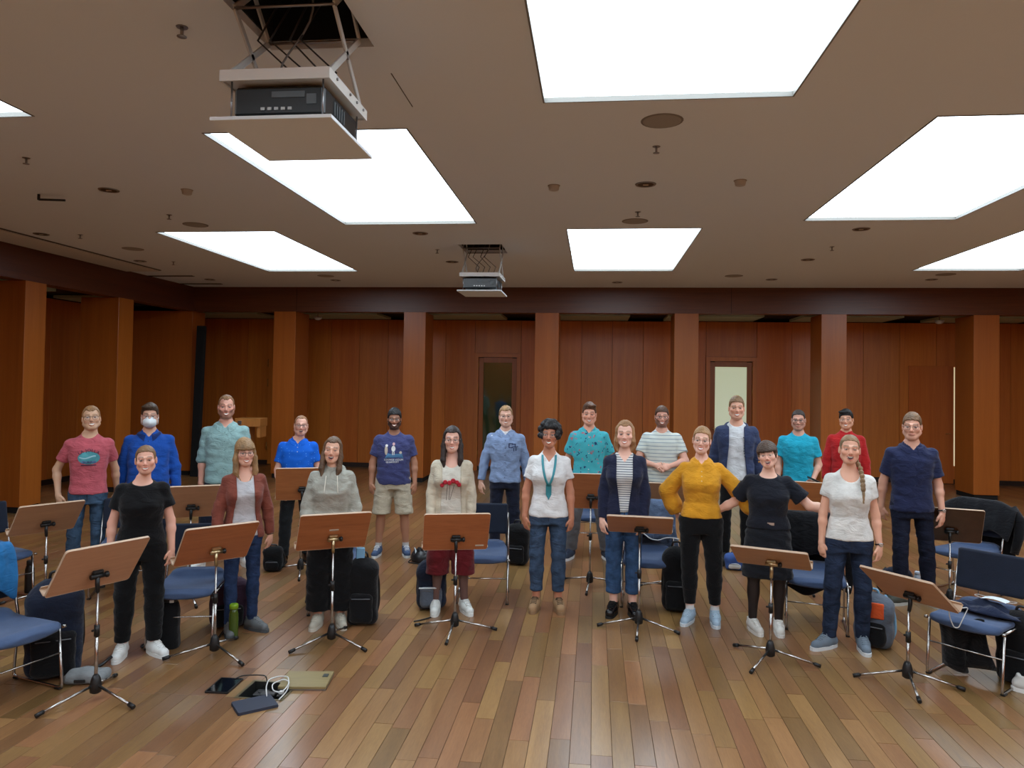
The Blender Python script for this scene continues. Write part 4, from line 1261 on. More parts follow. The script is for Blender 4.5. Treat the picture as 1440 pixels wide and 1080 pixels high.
# ------------------------------------------------------------------ music stands
BOARD = wood('stand_board', (166, 120, 88), (190, 144, 108), 'x', rough=.42, scale=12, rand=.08, stretch=.09)
BOARD2 = wood('stand_board_reddish', (148, 86, 48), (182, 114, 68), 'x', rough=.40, scale=12, rand=.06, stretch=.08, contrast=1.2)
EDGE = plain('board_edge', (188, 160, 134), rough=.5)  # pale plywood edge, with the bright reflection along it painted in
GOLD = plain('clamp_nickel', (186, 168, 132), rough=.3, metal=1.0)
def music_stand(pos, z, yaw, tilt, label, legs=90, metal_clamp=False, board=None, hub=.085, w_=.533, h_=.386, sticker=None):
    ya = math.radians(yaw); t = math.radians(tilt)
    o = empty('music_stand', (pos[0], pos[1], 0), ya, label, 'music stand', 'wooden desk music stands')
    R = Matrix.Rotation(t, 3, 'X'); c = Vector((0, 0, z))
    T = lambda x, y, q: tuple(c+R @ Vector((x, y, q)))
    loop = rounded_rect(w_, h_, .02, 4); n = len(loop)
    d = MB().add([T(x, -.006, q) for x, q in loop]+[T(x, .006, q) for x, q in loop], [tuple(range(n)), tuple(range(n, 2*n))[::-1]])
    desk = d.build('desk', board or BOARD, o)
    e = MB(); ring = [T(x*1.004, y_, q*1.005) for y_ in (-.0075, .0075) for x, q in loop]
    e.add(ring, [(i, (i+1) % n, n+(i+1) % n, n+i) for i in range(n)]).build('edge_band', EDGE, desk)
    md = desk.children[0].modifiers.new('t', 'SOLIDIFY'); md.thickness = .0015
    lg = MB().box(T(0, .03, -h_/2+.012), (w_+.016, .055, .012), .004, R); lg.box(T(0, .056, -h_/2+.022), (w_+.016, .008, .03), .003, R)
    lg.build('ledge', EDGE, desk)
    if sticker:
        MB().box(T(sticker[0], -.0075, sticker[1]), (.07, .003, .014), 0, R).build('nameplate', plain('plate_silver', (190, 180, 165), rough=.4), desk)
    cm = GOLD if metal_clamp else BLACKP
    cz = -.06
    cl = MB().box(T(0, -.018, cz), (.07, .022, .07), .006, R); cl.tube([T(-.045, -.03, cz), T(.045, -.03, cz)], .015, 10)
    clamp = cl.build('clamp', cm, o)
    MB().lathe([(.012, 0), (.02, .012), (.02, .022), (.01, .028)], T(.045, -.03, cz), 12, Matrix.Rotation(math.pi/2, 3, 'Y')).build('knob', BLACKP, clamp)
    a = Vector(T(0, -.03, cz))
    zt = a.z-.07
    MB().tube([(0, a.y*.5, zt-.03), (0, a.y, zt+.02), tuple(a)], [.012, .014, .013], 10).build('neck', cm, clamp)
    MB().tube([(0, 0, .10), (0, a.y*.5, zt-.02)], .0075, 10).build('inner_pole', CHROME, o)
    MB().tube([(0, 0, .05), (0, a.y*.25, zt*.62)], .0105, 10).build('pole', CHROME, o)
    lk = MB().tube([(0, a.y*.25, zt*.62-.04), (0, a.y*.27, zt*.62+.03)], .017, 10); lk.box((-.024, a.y*.26, zt*.62), (.02, .012, .014), .003); lk.build('height_lock', BLACKP, o)
    MB().lathe([(.018, .035), (.034, .045), (.036, .085), (.026, .13), (.016, .15)], (0, 0, 0), 14).build('hub', BLACKP, o)
    for k in range(3):
        an = math.radians((legs[k] if isinstance(legs, (list, tuple)) else legs+120*k)-yaw)
        dx, dy = math.cos(an), math.sin(an)
        lgo = MB().tube([(dx*.03, dy*.03, hub), (dx*.33, dy*.33, .018)], .0085, 8).build('leg', CHROME, o)
        MB().tube([(dx*.30, dy*.30, .0185+.007), (dx*.345, dy*.345, .0135)], .0135, 8).build('foot_cap', BLACKP, lgo)
    return o
music_stand((-3.088, 4.378), .83, 65.7, 36.9, 'music stand nearest the camera, before the woman in black', legs=(-118, -18, 105))
music_stand((-2.729, 5.175), .815, 48.8, 38.9, 'music stand with reddish desk before the woman in the rust cardigan', legs=(-154, -29, 90), metal_clamp=True, board=BOARD2)
music_stand((-1.979, 5.54), .861, 29.8, 37.3, 'music stand before the laughing woman in the grey sweatshirt', legs=(-132, -23, 90), metal_clamp=True, board=BOARD2, sticker=(0, .02))
music_stand((-1.103, 5.98), .803, 15.4, 32.0, 'music stand before the woman in the cream cardigan', legs=(172, 9, -90), board=BOARD2, sticker=(.20, -.15))
music_stand((.393, 6.285), .859, -3.9, 60.4, 'music stand with flat tilted desk before the woman in the navy cardigan', legs=(-178, -20, -96))
music_stand((1.317, 5.69), .76, -20.5, 60.7, 'music stand with flat tilted desk before the woman in the black dress', legs=(128, -14, -125), metal_clamp=True)
music_stand((2.167, 5.41), .649, -54.1, 52.8, 'lowest music stand at the right front beside the chair with a jacket', legs=(171, -15, -100))
music_stand((-4.87, 6.18), .745, 58.3, 42.0, 'music stand farthest left before the man in pink', legs=-30)
music_stand((-3.66, 6.45), .89, 30, 36, 'music stand before the man with the face mask', legs=-50)
music_stand((-3.03, 7.50), .93, 22, 25, 'music stand half hidden behind the grey sweatshirt', legs=-70, board=BOARD2)
music_stand((-.02, 7.50), .95, 2, 20, 'dark music stand before the man in the floral shirt', legs=-95, board=BOARD2)
music_stand((.80, 7.55), .90, -6, 35, 'music stand hidden behind the yellow blouse sleeve', legs=-60)
music_stand((2.16, 7.80), .90, -14, 24, 'dark music stand before the man in the turquoise shirt', legs=-95, board=BOARD2)
music_stand(tuple(spot(1336, 738, .75))[:2], .75, -16, 30, 'music stand at the right edge beside the man in the navy shirt', legs=-90, board=plain('stand_board_dark', (62, 38, 24), rough=.22, var=.15))

# ------------------------------------------------------------------ chairs
SEATM = fabric('chair_blue', (66, 82, 112), var=.08, crease=0); BACKM = fabric('chair_navy', (30, 36, 50), var=.08, crease=0)
def make_chair():
    o = empty('stacking_chair', (0, 0, 0), 0, 'chair', 'chair', 'blue upholstered stacking chairs')
    P = []; nu, nv = 13, 9
    F = Field.uni((-.27, -.27, .38), (.27, .27, .52), .012)
    F.rbox((0, 0, .445), (.225, .225, .024), .022)
    F.ell((0, .24, .49), (.2, .1, .05), .05); F.ell((0, .02, .52), (.2, .15, .05), .05, op='sub'); F.ell((0, -.23, .43), (.21, .05, .035), .04)
    V, Fc = F.mesh(); obj('seat', np_mesh('seat', V, Fc), SEATM, o)
    F = Field.uni((-.27, .08, .55), (.27, .36, .96), .012)
    tb = Matrix.Rotation(math.radians(-10), 3, 'X'); R = np.array(tb, np.float32)
    F.rbox((0, .245, .745), (.225, .02, .155), .018, 0, R); F.ell((0, .10, .745), (.26, .115, .22), .03, op='sub')
    V, Fc = F.mesh(); obj('backrest', np_mesh('backrest', V, Fc), BACKM, o)
    for sx in (-1, 1):
        x = sx*.235
        pts = fillet([(x, -.19, .425), (x, -.235, .012), (x, .235, .012), (x, .20, .43), (x*.97, .285, .80)], .04, 4)
        fr = MB().tube(pts, .0095, 8).build('side_frame', CHROME, o)
        for y in (-.2, .2): MB().box((x, y, .008), (.03, .05, .016), .004).build('glide', BLACKP, fr)
        MB().tube([(x, -.17, .425), (x, .19, .425)], .008, 8).build('seat_rail', CHROME, o)
        MB().tube([(x, -.225, .43), (x+sx*.02, -.225, .43)], .012, 8).build('linking_hook', CHROME, o)
    MB().tube([(-.235, -.212, .25), (.235, -.212, .25)], .006, 8).build('crossbar', CHROME, o)
    MB().tube([(-.235, .215, .30), (.235, .215, .30)], .006, 8).build('crossbar', CHROME, o)
    return o
CH = [((4, 886), 74, 'blue chair cut by the left edge, nearest the camera'), ((-10, 779), 66, 'chair at the left edge behind the farthest left music stand'),
      ((266, 822), 14, 'blue chair behind the reddish music stand of the rust cardigan woman'), ((-2.28, 6.45), 24, 'blue chair hidden behind the wide black trousers'),
      ((-1.02, 6.94), 6, 'blue chair behind the woman with red culottes'), ((.52, 7.04), -4, 'blue chair with a denim jacket behind the woman in the navy cardigan'),
      ((1.90, 6.60), -14, 'blue chair with a black jacket behind the woman in the black dress'), ((1374, 868), -46, 'blue chair at the right front with a dark jacket on its seat'),
      ((1358, 774), -52, 'blue chair with a black coat behind the right front chair'), ((-.02, 9.2), 4, 'blue chair seen between the legs of the man in the floral shirt'),
      ((2.42, 8.3), -14, 'blue chair seen under the dark stand before the turquoise shirt'), ((-3.05, 8.55), 14, 'blue chair behind the dark-trousered legs of the polo shirt man'), ((-4.40, 6.58), 24, 'blue chair between the pink shirt man and the woman in black')]
ch0 = make_chair(); CHAIRS = []
for i, (px_, yaw, l) in enumerate(CH):
    o = ch0 if i == 0 else copy_tree(ch0)
    q = spot(*px_, .42) if abs(px_[1]) > 20 else Vector((*px_, 0)); o.location = (q.x, q.y, 0); o.scale = (1, 1, .94); o.rotation_euler = (0, 0, math.radians(yaw)); o['label'] = l
    CHAIRS.append(o)

# ------------------------------------------------------------------ clothes left on chairs
def coat(chair, mat, label, name='jacket', w_=.56, front=.60, back=.34, seed=1, trim=None, thick=.016):
    """a garment folded over the backrest of a chair"""
    r2 = random.Random(seed); nu, nv = 25, 21
    path = [(.165, front), (.175, .70), (.225, .86), (.262, .915), (.30, .93), (.335, .90), (.345, .75), (.33, .55), (.34, back)]
    seg = np.array(path); dl = np.r_[0, np.cumsum(np.hypot(*np.diff(seg, axis=0).T))]
    P = []
    ph = [r2.uniform(0, 6) for _ in range(6)]
    for i in range(nu):
        tt = dl[-1]*i/(nu-1); y = np.interp(tt, dl, seg[:, 0]); z = np.interp(tt, dl, seg[:, 1])
        for j in range(nv):
            v = -1+2*j/(nv-1)
            fl = .016*math.sin(v*7+ph[0]+z*5)+.010*math.sin(v*15+ph[1]-z*9)
            sag = -.10*max(0, abs(v)-.55)*(1+math.sin(ph[2]))
            k = 1 if i < nu*.45 else -1
            hz = .05*math.sin(v*4+ph[3]) if i in (0, nu-1) else 0
            P.append((v*w_/2*(1+.08*math.sin(z*9+ph[4])), y-k*abs(fl)*.8-.008*k, z+sag+hz))
    o = empty(name, chair.location, chair.rotation_euler.z, label, name)
    b = MB().grid(P, nu, nv).build('cloth', mat, o)
    md = b.modifiers.new('t', 'SOLIDIFY'); md.thickness = thick
    md = b.modifiers.new('s', 'SUBSURF'); md.levels = 1; md.render_levels = 1
    # a sleeve hanging down at the side
    sx = 1 if r2.random() > .4 else -1
    MB().tube([(sx*w_*.42, .30, .86), (sx*(w_*.5+.03), .30, .74), (sx*(w_*.5+.02), .29, .58), (sx*(w_*.5-.01), .27, .42)], [.05, .052, .045, .036], 10).build('sleeve', mat, o)
    if trim is not None:
        MB().tube([P[(nu-1)*nv+j] for j in range(nv)], .006, 6).build('piping', trim, o)
        MB().tube([P[j] for j in range(nv)], .006, 6).build('piping', trim, o)
    return o
BLACKC = fabric('black_coat', (18, 19, 23)); DENIMJ = denim('denim_jacket', (88, 104, 130))
coat(CHAIRS[5], DENIMJ, 'washed denim jacket hung over the chair behind the navy cardigan woman', seed=3, trim=plain('piping_white', (215, 218, 220)))
coat(CHAIRS[6], BLACKC, 'black jacket hung over the chair behind the black dress', seed=5, w_=.6, back=.2)
coat(CHAIRS[8], BLACKC, 'black coat hung over the far right chair', 'coat', seed=9, w_=.66, back=.3)
coat(CHAIRS[0], fabric('bright_blue_jacket', (34, 98, 150)), 'bright blue jacket on the chair at the left edge', seed=12, w_=.40)
def heap(name, label, cat, pos, size, mat, seed=1, rz=0.0, z0=0.0):
    """crumpled cloth lying on something"""
    r2 = random.Random(seed); n = 22; P = []
    ph = [r2.uniform(0, 6) for _ in range(8)]
    for i in range(n):
        for j in range(n):
            u_, v_ = -1+2*i/(n-1), -1+2*j/(n-1)
            e = max(abs(u_), abs(v_))
            h = (1-e**3)*(.55+.25*math.sin(u_*5+ph[0]+v_*2)+.2*math.sin(v_*7+ph[1])+.12*math.sin(u_*13+v_*9+ph[2]))
            P.append((u_*size[0]/2*(1+.1*math.sin(v_*5+ph[3])), v_*size[1]/2*(1+.12*math.sin(u_*4+ph[4])), max(.004, h*size[2])))
    o = MB().grid(P, n, n).build(name, mat, None, (pos[0], pos[1], z0), (0, 0, rz))
    md = o.modifiers.new('t', 'SOLIDIFY'); md.thickness = .008
    return tag(o, label, cat)
c8 = CHAIRS[7]; f8 = lambda x, y: c8.matrix_basis @ Vector((x, y, 0))
c8m = Matrix.Translation(c8.location) @ Matrix.Rotation(c8.rotation_euler.z, 4, 'Z')
q = c8m @ Vector((.03, .09, 0))
heap('jacket', 'crumpled navy jacket lying on the seat of the right front chair', 'jacket', q, (.46, .26, .07), fabric('navy_jacket', (28, 36, 58)), 4, c8.rotation_euler.z, .465)
q = c8m @ Vector((.08, .10, 0))
mk = empty('face_mask', (q.x, q.y, .545), c8.rotation_euler.z, 'white face mask lying on the navy jacket on the chair', 'mask')
P = [(x*.08, y*.045, .012*(1-x*x)) for x in np.linspace(-1, 1, 9) for y in np.linspace(-1, 1, 5)]
MB().grid(P, 9, 5).build('filter', plain('mask_white', (218, 226, 230)), mk)
for sx in (-1, 1): MB().tube(fillet([(sx*.078, -.035, .003), (sx*.13, -.02, .008), (sx*.13, .02, .008), (sx*.078, .035, .003)], .02), .002, 5).build('ear_loop', WHITEP, mk)
# black cloth hanging from the seat of that chair, seen between its legs
P = []
for i in range(14):
    for j in range(10):
        u_, v_ = i/13, j/9
        P.append((-.20+.30*u_+.05*v_*math.sin(u_*7), -.16+.22*v_*.6+.03*math.sin(u_*9+v_*4), .415-.36*v_-.04*math.sin(u_*5)))
q = c8m @ Vector((0, 0, 0))
o = MB().grid(P, 14, 10).build('scarf', BLACKC, None, (q.x, q.y, 0), (0, 0, c8.rotation_euler.z)); md = o.modifiers.new('t', 'SOLIDIFY'); md.thickness = .012
tag(o, 'black cloth hanging under the seat of the right front chair', 'cloth')
lp = empty('lanyard', tuple(spot(1346, 862, .50)), 0, 'white looped cord hanging at the low right music stand', 'cord')
MB().tube(fillet([(-.055, 0, .05), (-.05, 0, -.03), (-.02, 0, -.10), (.01, 0, -.10), (.045, 0, -.02), (.075, 0, .045), (.02, 0, .03), (-.05, 0, .055)], .03), .0035, 6).build('cord', WHITEP, lp)
# white cloth hanging on the denim-jacket chair
c6 = CHAIRS[5]
P = []
for i in range(8):
    for j in range(8):
        u_, v_ = i/7, j/7
        P.append((-.275+.015*math.sin(v_*6), -.16+.2*u_+.02*math.sin(v_*5+u_*3), .47-.30*v_+.03*u_))
o = MB().grid(P, 8, 8).build('towel', fabric('white_towel', (206, 208, 212)), None, c6.location, (0, 0, c6.rotation_euler.z)); md = o.modifiers.new('t', 'SOLIDIFY'); md.thickness = .012
tag(o, 'white cloth hanging from the side of the denim jacket chair', 'cloth')

# ------------------------------------------------------------------ bags and small things on the floor
def backpack(px_, size, rz, label, mat, pocket=None, strap=None, accents=(), name='backpack', lean=0.0, cat='backpack', seedz=1):
    p = spot(*px_); w_, d_, h_ = size
    o = empty(name, (p.x, p.y, 0), math.radians(rz), label, cat, 'bags on the floor')
    F = Field.uni((-w_*.75, -d_*.85, -.02), (w_*.75, d_*.85, h_*1.1), .014)
    Rl = np.array(Matrix.Rotation(math.radians(lean), 3, 'X'), np.float32)
    F.rbox((0, lean*.002, h_*.45), (w_/2, d_*.42, h_*.45), min(w_, d_)*.3, 0, Rl)
    F.ell((0, lean*.003, h_*.80), (w_*.44, d_*.38, h_*.20), .06)
    F.folds(.006, seedz, .7); F.D = np.maximum(F.D, -F.z[None, None, :]+.0)
    V, Fc = F.mesh(); b = obj('body', np_mesh('bag', V, Fc), mat, o)
    F = Field.uni((-w_*.6, -d_*.9, -.01), (w_*.6, .0, h_*.7), .012)
    F.rbox((0, -d_*.42, h_*.27), (w_*.38, d_*.16, h_*.22), .04); F.folds(.004, seedz+2, .8)
    V, Fc = F.mesh(); pk = obj('front_pocket', np_mesh('pocket', V, Fc), pocket or mat, o)
    st = strap or BLACKP
    MB().tube(fillet([(-.04, 0, h_*.96), (-.03, 0, h_*1.06), (.03, 0, h_*1.06), (.04, 0, h_*.96)], .02), .009, 8).build('handle', st, o)
    for sx in (-1, 1):
        MB().tube(fillet([(sx*w_*.25, d_*.36, h_*.92), (sx*w_*.45, d_*.62, h_*.6), (sx*w_*.48, d_*.6, h_*.25), (sx*w_*.4, d_*.38, h_*.1)], .06), .016, 6).build('shoulder_strap', st, o)
    MB().tube([(-w_*.3, -d_*.585, h_*.42), (w_*.3, -d_*.585, h_*.42)], .004, 5).build('zip', plain('zip_grey', (96, 98, 104), rough=.5), pk)
    for (x, y, z, sx, sy, sz, m) in accents: MB().box((x, y, z), (sx, sy, sz), .006).build('accent', m, o)
    return o
BAGB = fabric('bag_black', (16, 16, 18)); BAGN = fabric('bag_navy', (26, 32, 48)); BAGG = fabric('bag_grey', (86, 94, 106)); REFL = plain('reflective_trim', (190, 196, 200), rough=.4)
LBLUE = plain('light_blue_tag', (120, 170, 205), rough=.6); ORANGE = fabric('orange_cloth', (196, 82, 40))
backpack((75, 950), (.34, .26, .66), 35, 'large black and navy backpack on the floor at the left front', BAGN, BAGB, seedz=3)
backpack((509, 877), (.25, .20, .56), 10, 'black backpack with a light blue tag beside the wide black trousers', BAGB, accents=[(-.02, -.02, .585, .07, .02, .10, LBLUE)], seedz=4)
backpack((606, 855), (.26, .20, .44), 12, 'dark backpack with grey pocket and pale stripe behind the red culottes', BAGN, BAGG, accents=[(-.03, -.125, .21, .16, .012, .014, REFL)], seedz=5)
backpack((727, 793), (.26, .2, .46), -8, 'black backpack beside the man in the light blue shirt', BAGB, seedz=6)
backpack((950, 858), (.24, .22, .58), -5, 'tall black bag standing left of the woman in yellow', BAGB, name='bag', cat='bag', seedz=7)
backpack((1228, 908), (.28, .2, .42), -30, 'grey backpack with orange panel and pale blue straps behind the dark jeans', BAGG, BAGB, LBLUE, [(.03, -.09, .30, .12, .02, .12, ORANGE)], seedz=8)
backpack((1262, 838), (.26, .2, .28), 20, 'navy bag on the floor behind the dark jeans woman', BAGN, name='bag', cat='bag', seedz=9)
backpack((1438, 962), (.30, .24, .50), -40, 'black bag cut by the right edge beside the chair', BAGB, name='bag', cat='bag', seedz=10)
backpack((322, 880), (.30, .2, .40), 25, 'dark purple backpack behind the indigo jeans', fabric('bag_purple', (62, 42, 58)), BAGB, seedz=11)
backpack((384, 803), (.20, .14, .26), 10, 'small black bag at the feet of the polo shirt man', BAGB, name='bag', cat='bag', seedz=12)
backpack((1033, 801), (.20, .14, .18), -10, 'small blue and white bag behind the black trousers', plain('bag_blue', (52, 84, 150), rough=.8, var=.3), WHITEP, name='bag', cat='bag', seedz=13)
# black cooler bag
p = spot(232, 909); o = empty('cooler_bag', (p.x, p.y, 0), math.radians(20), 'black cooler bag with folded top behind the white sneakers', 'bag', 'bags on the floor')
F = Field.uni((-.14, -.12, 0), (.14, .12, .42), .01); F.loft([(0, .10, .085, 0), (.26, .098, .08, 0), (.36, .09, .012, -.03), (.40, .088, .010, -.04)], 0, .37, n=4); F.folds(.002, 2, 1)
V, Fc = F.mesh(); obj('body', np_mesh('cooler', V, Fc), BAGB, o)
MB().box((0, -.045, .355), (.17, .02, .03), .005).build('flap', BLACKP, o); MB().box((.05, -.058, .35), (.03, .008, .02), .002).build('tag', WHITEP, o)
MB().tube(fillet([(-.10, 0, .03), (-.16, -.03, .012), (-.17, .03, .012), (-.10, .05, .02)], .03), .008, 6).build('strap', BLACKP, o)
# grey pouch
p = spot(123, 958); o = empty('pouch', (p.x, p.y, 0), math.radians(15), 'small grey pouch lying beside the nearest music stand', 'bag')
F = Field.uni((-.16, -.11, 0), (.16, .11, .12), .008); F.rbox((0, 0, .035), (.13, .075, .034), .028); F.ell((-.02, .0, .06), (.09, .06, .03), .03); F.folds(.003, 4, 1.2)
V, Fc = F.mesh(); obj('body', np_mesh('pouch', V, Fc), fabric('pouch_grey', (120, 124, 126)), o)
MB().box((-.02, -.077, .03), (.07, .008, .022), .003).build('opening', BLACKP, o); MB().tube([(.0, .06, .05), (.05, .10, .07), (.09, .16, .10)], .011, 8).build('strap', BLACKP, o)
# bottles
def bottle(pos, h, r, body, capm, label, capr=.7):
    o = empty('bottle', pos, 0, label, 'bottle')
    MB().lathe([(r*.9, 0), (r, .01), (r, h*.62), (r*.96, h*.66), (r, h*.70), (r*.75, h*.83), (r*.62, h*.86)], (0, 0, 0), 18).build('body', body, o)
    MB().lathe([(r*capr, h*.86), (r*capr, h*.98), (r*capr*.8, h)], (0, 0, 0), 18).build('cap', capm, o)
    return o
gm = plain('green_plastic', (120, 160, 20), rough=.15, spec=.6); gm2 = plain('green_tint', (64, 84, 22), rough=.12, spec=.6)
bottle(tuple(spot(328, 897)), .265, .036, gm2, gm, 'green drinking bottle on the floor between the indigo jeans', .95)
bottle(tuple(spot(41, 833)), .30, .04, BLACKP, plain('cap_black', (24, 24, 26)), 'black thermos flask under the chair at the left edge')
p = spot(1290, 838); bottle((p.x, p.y, 0.0), .24, .036, plain('clear_plastic', (176, 190, 205), rough=.1, spec=.6), plain('cap_pale', (190, 200, 214)), 'clear water bottle behind the low right music stand')
# bicycle helmet
p = spot(592, 789); o = empty('bicycle_helmet', (p.x, p.y, 0), math.radians(20), 'black and white bicycle helmet on the floor beside the blue sneakers', 'helmet')
F = Field.uni((-.15, -.2, 0), (.15, .2, .2), .009); F.ell((0, 0, .04), (.115, .155, .12), .01); F.ell((0, 0, .0), (.09, .125, .10), .01, op='sub')
for k in (-2, -1, 0, 1, 2): F.ell((k*.042, 0, .15-.012*abs(k)**1.5), (.011, .11, .035), .004, op='sub')
F.D = np.maximum(F.D, -F.z[None, None, :]+.012); V, Fc = F.mesh(); obj('shell', np_mesh('helmet', V, Fc), plain('helmet_black', (22, 24, 28), rough=.35), o)
for k in (-1.5, -.5, .5, 1.5): MB().tube([(k*.045, -.13+.02*abs(k), .075), (k*.045, -.06, .135), (k*.045, .05, .14)], .007, 6).build('stripe', plain('helmet_white', (190, 200, 206), rough=.4), o)
MB().tube(fillet([(-.10, .0, .03), (-.16, -.06, .008), (.02, -.2, .008), (.10, -.02, .03)], .05), .006, 6).build('strap', BLACKP, o)
# shoes left at the right edge
for (px_, rz, col, l) in (((1424, 953), 70, (24, 22, 22), 'black flat shoe lying by the right edge of the photograph'), ((1444, 974), 60, (210, 210, 206), 'white shoe cut by the right edge of the photograph')):
    if 'sneaker' not in SHOES: SHOES['sneaker'] = shoe_meshes('sneaker')
    (V, Fc), so, la = SHOES['sneaker']; p = spot(*px_)
    o = empty('shoe', (p.x, p.y, 0), math.radians(rz), l, 'shoe')
    obj('upper', np_mesh('upper', V, Fc), plain('loose_shoe_%d' % col[0], col, rough=.7), o); obj('sole', so.mesh('sole'), plain('loose_sole_%d' % col[0], tuple(min(255, v+20) for v in col)), o)

# ------------------------------------------------------------------ floor socket box with tablets
cx, cy = (FBX[0]+FBX[1])/2, (FBX[2]+FBX[3])/2
o = empty('floor_socket_box', (cx, cy, -.09), 0, 'open floor socket box sunk between the planks', 'socket')
W_, L_ = FBX[1]-FBX[0], FBX[3]-FBX[2]
m = MB().box((0, 0, .0), (W_, L_, .01))
for sx in (-1, 1): m.box((sx*(W_/2-.004), 0, .045), (.008, L_, .09))
for sy in (-1, 1): m.box((0, sy*(L_/2-.004), .045), (W_-.016, .008, .09))
m.build('well', plain('well_steel', (70, 72, 70), rough=.4, metal=.8), o)
r = MB()
for sx in (-1, 1): r.box((sx*(W_/2+.003), 0, .090), (.018, L_+.024, .004))
for sy in (-1, 1): r.box((0, sy*(L_/2+.003), .090), (W_-.012, .018, .004))
r.build('rim', plain('rim_brass', (120, 110, 84), rough=.4, metal=.8), o)
for k in (-1, 1):
    s_ = MB().box((k*.06, .04, .035), (.09, .09, .05), .006).build('socket', BLACKP, o)
    MB().lathe([(.022, 0), (.02, .004)], (k*.06, .04, .061), 14).build('outlet', plain('outlet_dark', (40, 40, 42)), s_)
MB().box((.02, -.04, .075), (.10, .05, .035), .006).build('charger', plain('charger_black', (16, 16, 17), rough=.3), o)
MB().box((.10, -.02, .09), (.03, .03, .02), .005).build('plug', WHITEP, o)
a, b = spot(396, 968), spot(452, 962)
lid = empty('socket_lid', ((a.x+b.x)/2+.01, (a.y+b.y)/2+.06, 0), math.radians(8), 'wooden lid of the floor socket lying right of the opening', 'lid')
MB().box((0, 0, .018), (.31, .26, .018), .002).build('wood_top', wood('lid_wood', (120, 106, 70), (150, 134, 92), 'x', rough=.5, scale=14, rand=.02, stretch=.1), lid)
MB().box((0, 0, .0055), (.31, .26, .008)).build('steel_tray', STEEL, lid); MB().box((.115, .05, .029), (.035, .05, .005), .001).build('cable_flap', plain('flap_grey', (70, 74, 70), rough=.4), lid)
def tablet(corners, label, case, screen):
    cs = [spot(*c) for c in corners]
    c = sum(cs, Vector())/4
    ux = ((cs[1]-cs[0])+(cs[2]-cs[3])).normalized(); an = math.atan2(ux.y, ux.x)
    w_ = ((cs[1]-cs[0]).length+(cs[2]-cs[3]).length)/2; h_ = ((cs[3]-cs[0]).length+(cs[2]-cs[1]).length)/2
    o = empty('tablet', (c.x, c.y, 0), an, label, 'tablet')
    b = MB().poly(rounded_rect(w_, h_, .012, 4), .010).build('case', case, o)
    if screen: MB().poly(rounded_rect(w_-.02, h_-.02, .004, 3), .001).build('screen', plain('dark_screen', (10, 11, 13), rough=.08), o, (0, 0, .0102))
    else: MB().poly(rounded_rect(w_*.98, h_*.98, .012, 3), .006).build('cover', case, o, (0, 0, .0102))
    return o
tablet([(288, 975), (321, 976), (342, 956), (310, 954)], 'black tablet with bare screen left of the floor socket', plain('tablet_black', (18, 18, 20), rough=.3), True)
tablet([(334, 1007), (391, 995), (381, 978), (325, 991)], 'tablet in a closed dark blue cover in front of the floor socket', plain('cover_blue', (40, 46, 62), rough=.6), False)
def cable(label, mat, px_list, r=.004, loops=None):
    pts = [spot(x, y, z) for x, y, z in px_list]
    o = empty('cable', pts[0], 0, label, 'cable')
    MB().tube([p-pts[0] for p in fillet(pts, .08, 5)], r, 6).build('wire', mat, o)
cable('black charging cable from the tablet into the floor socket', BLACKP, [(330, 955, .012), (340, 950, .02), (362, 949, .03), (374, 950, .03), (376, 960, .02), (368, 967, -.01)])
cable('white charging cable coiled over the socket lid', WHITEP, [(375, 979, .02), (374, 966, .05), (378, 955, .06), (392, 951, .05), (405, 951, .05), (407, 962, .04), (396, 974, .03), (384, 972, .03), (382, 962, .05), (398, 955, .05), (407, 958, .04), (404, 972, .02), (392, 984, .012)], .0042)
cable('thin dark cable on the floor near the helmet', BLACKP, [(582, 874, .006), (596, 871, .006), (606, 868, .01)], .006)
# ------------------------------------------------------------------ lectern at the back left
p = Vector((-6.25, 13.0, 0))
o = empty('lectern', p, math.radians(6), 'pale wooden lectern standing at the back left', 'lectern')
LW = wood('lectern_wood', (150, 92, 40), (186, 124, 62), 'z', rough=.4, scale=9, rand=.02, stretch=.06)
MB().box((0, 0, 1.23), (.46, .40, .15), .006).build('top_box', LW, o); MB().box((-.10, 0, .60), (.24, .30, 1.12), .006).build('post', LW, o)
MB().box((.19, .0, 1.06), (.06, .34, .20), .004).build('side_panel', LW, o); MB().box((0, 0, .03), (.5, .44, .06), .006).build('base', LW, o)
MB().box((-.14, -.203, 1.23), (.07, .012, .07), .004).build('socket_plate', STEEL, o)
# folder held by the man in turquoise
d = AX_F+AX_R*(1153-720)/F_PX-AX_U*(679-CYP)/F_PX; k = 8.98/d[1]
o = empty('folder', (d[0]*k, 8.98, HC+d[2]*k), 0, 'black music folder held by the man in the turquoise t-shirt', 'folder')
MB().box((0, 0, 0), (.26, .20, .02), .004, Matrix.Rotation(math.radians(26), 3, 'Y')).build('cover', BLACKP, o); MB().box((0, 0, -.014), (.24, .18, .008), 0, Matrix.Rotation(math.radians(26), 3, 'Y')).build('pages', plain('paper', (225, 222, 212)), o)
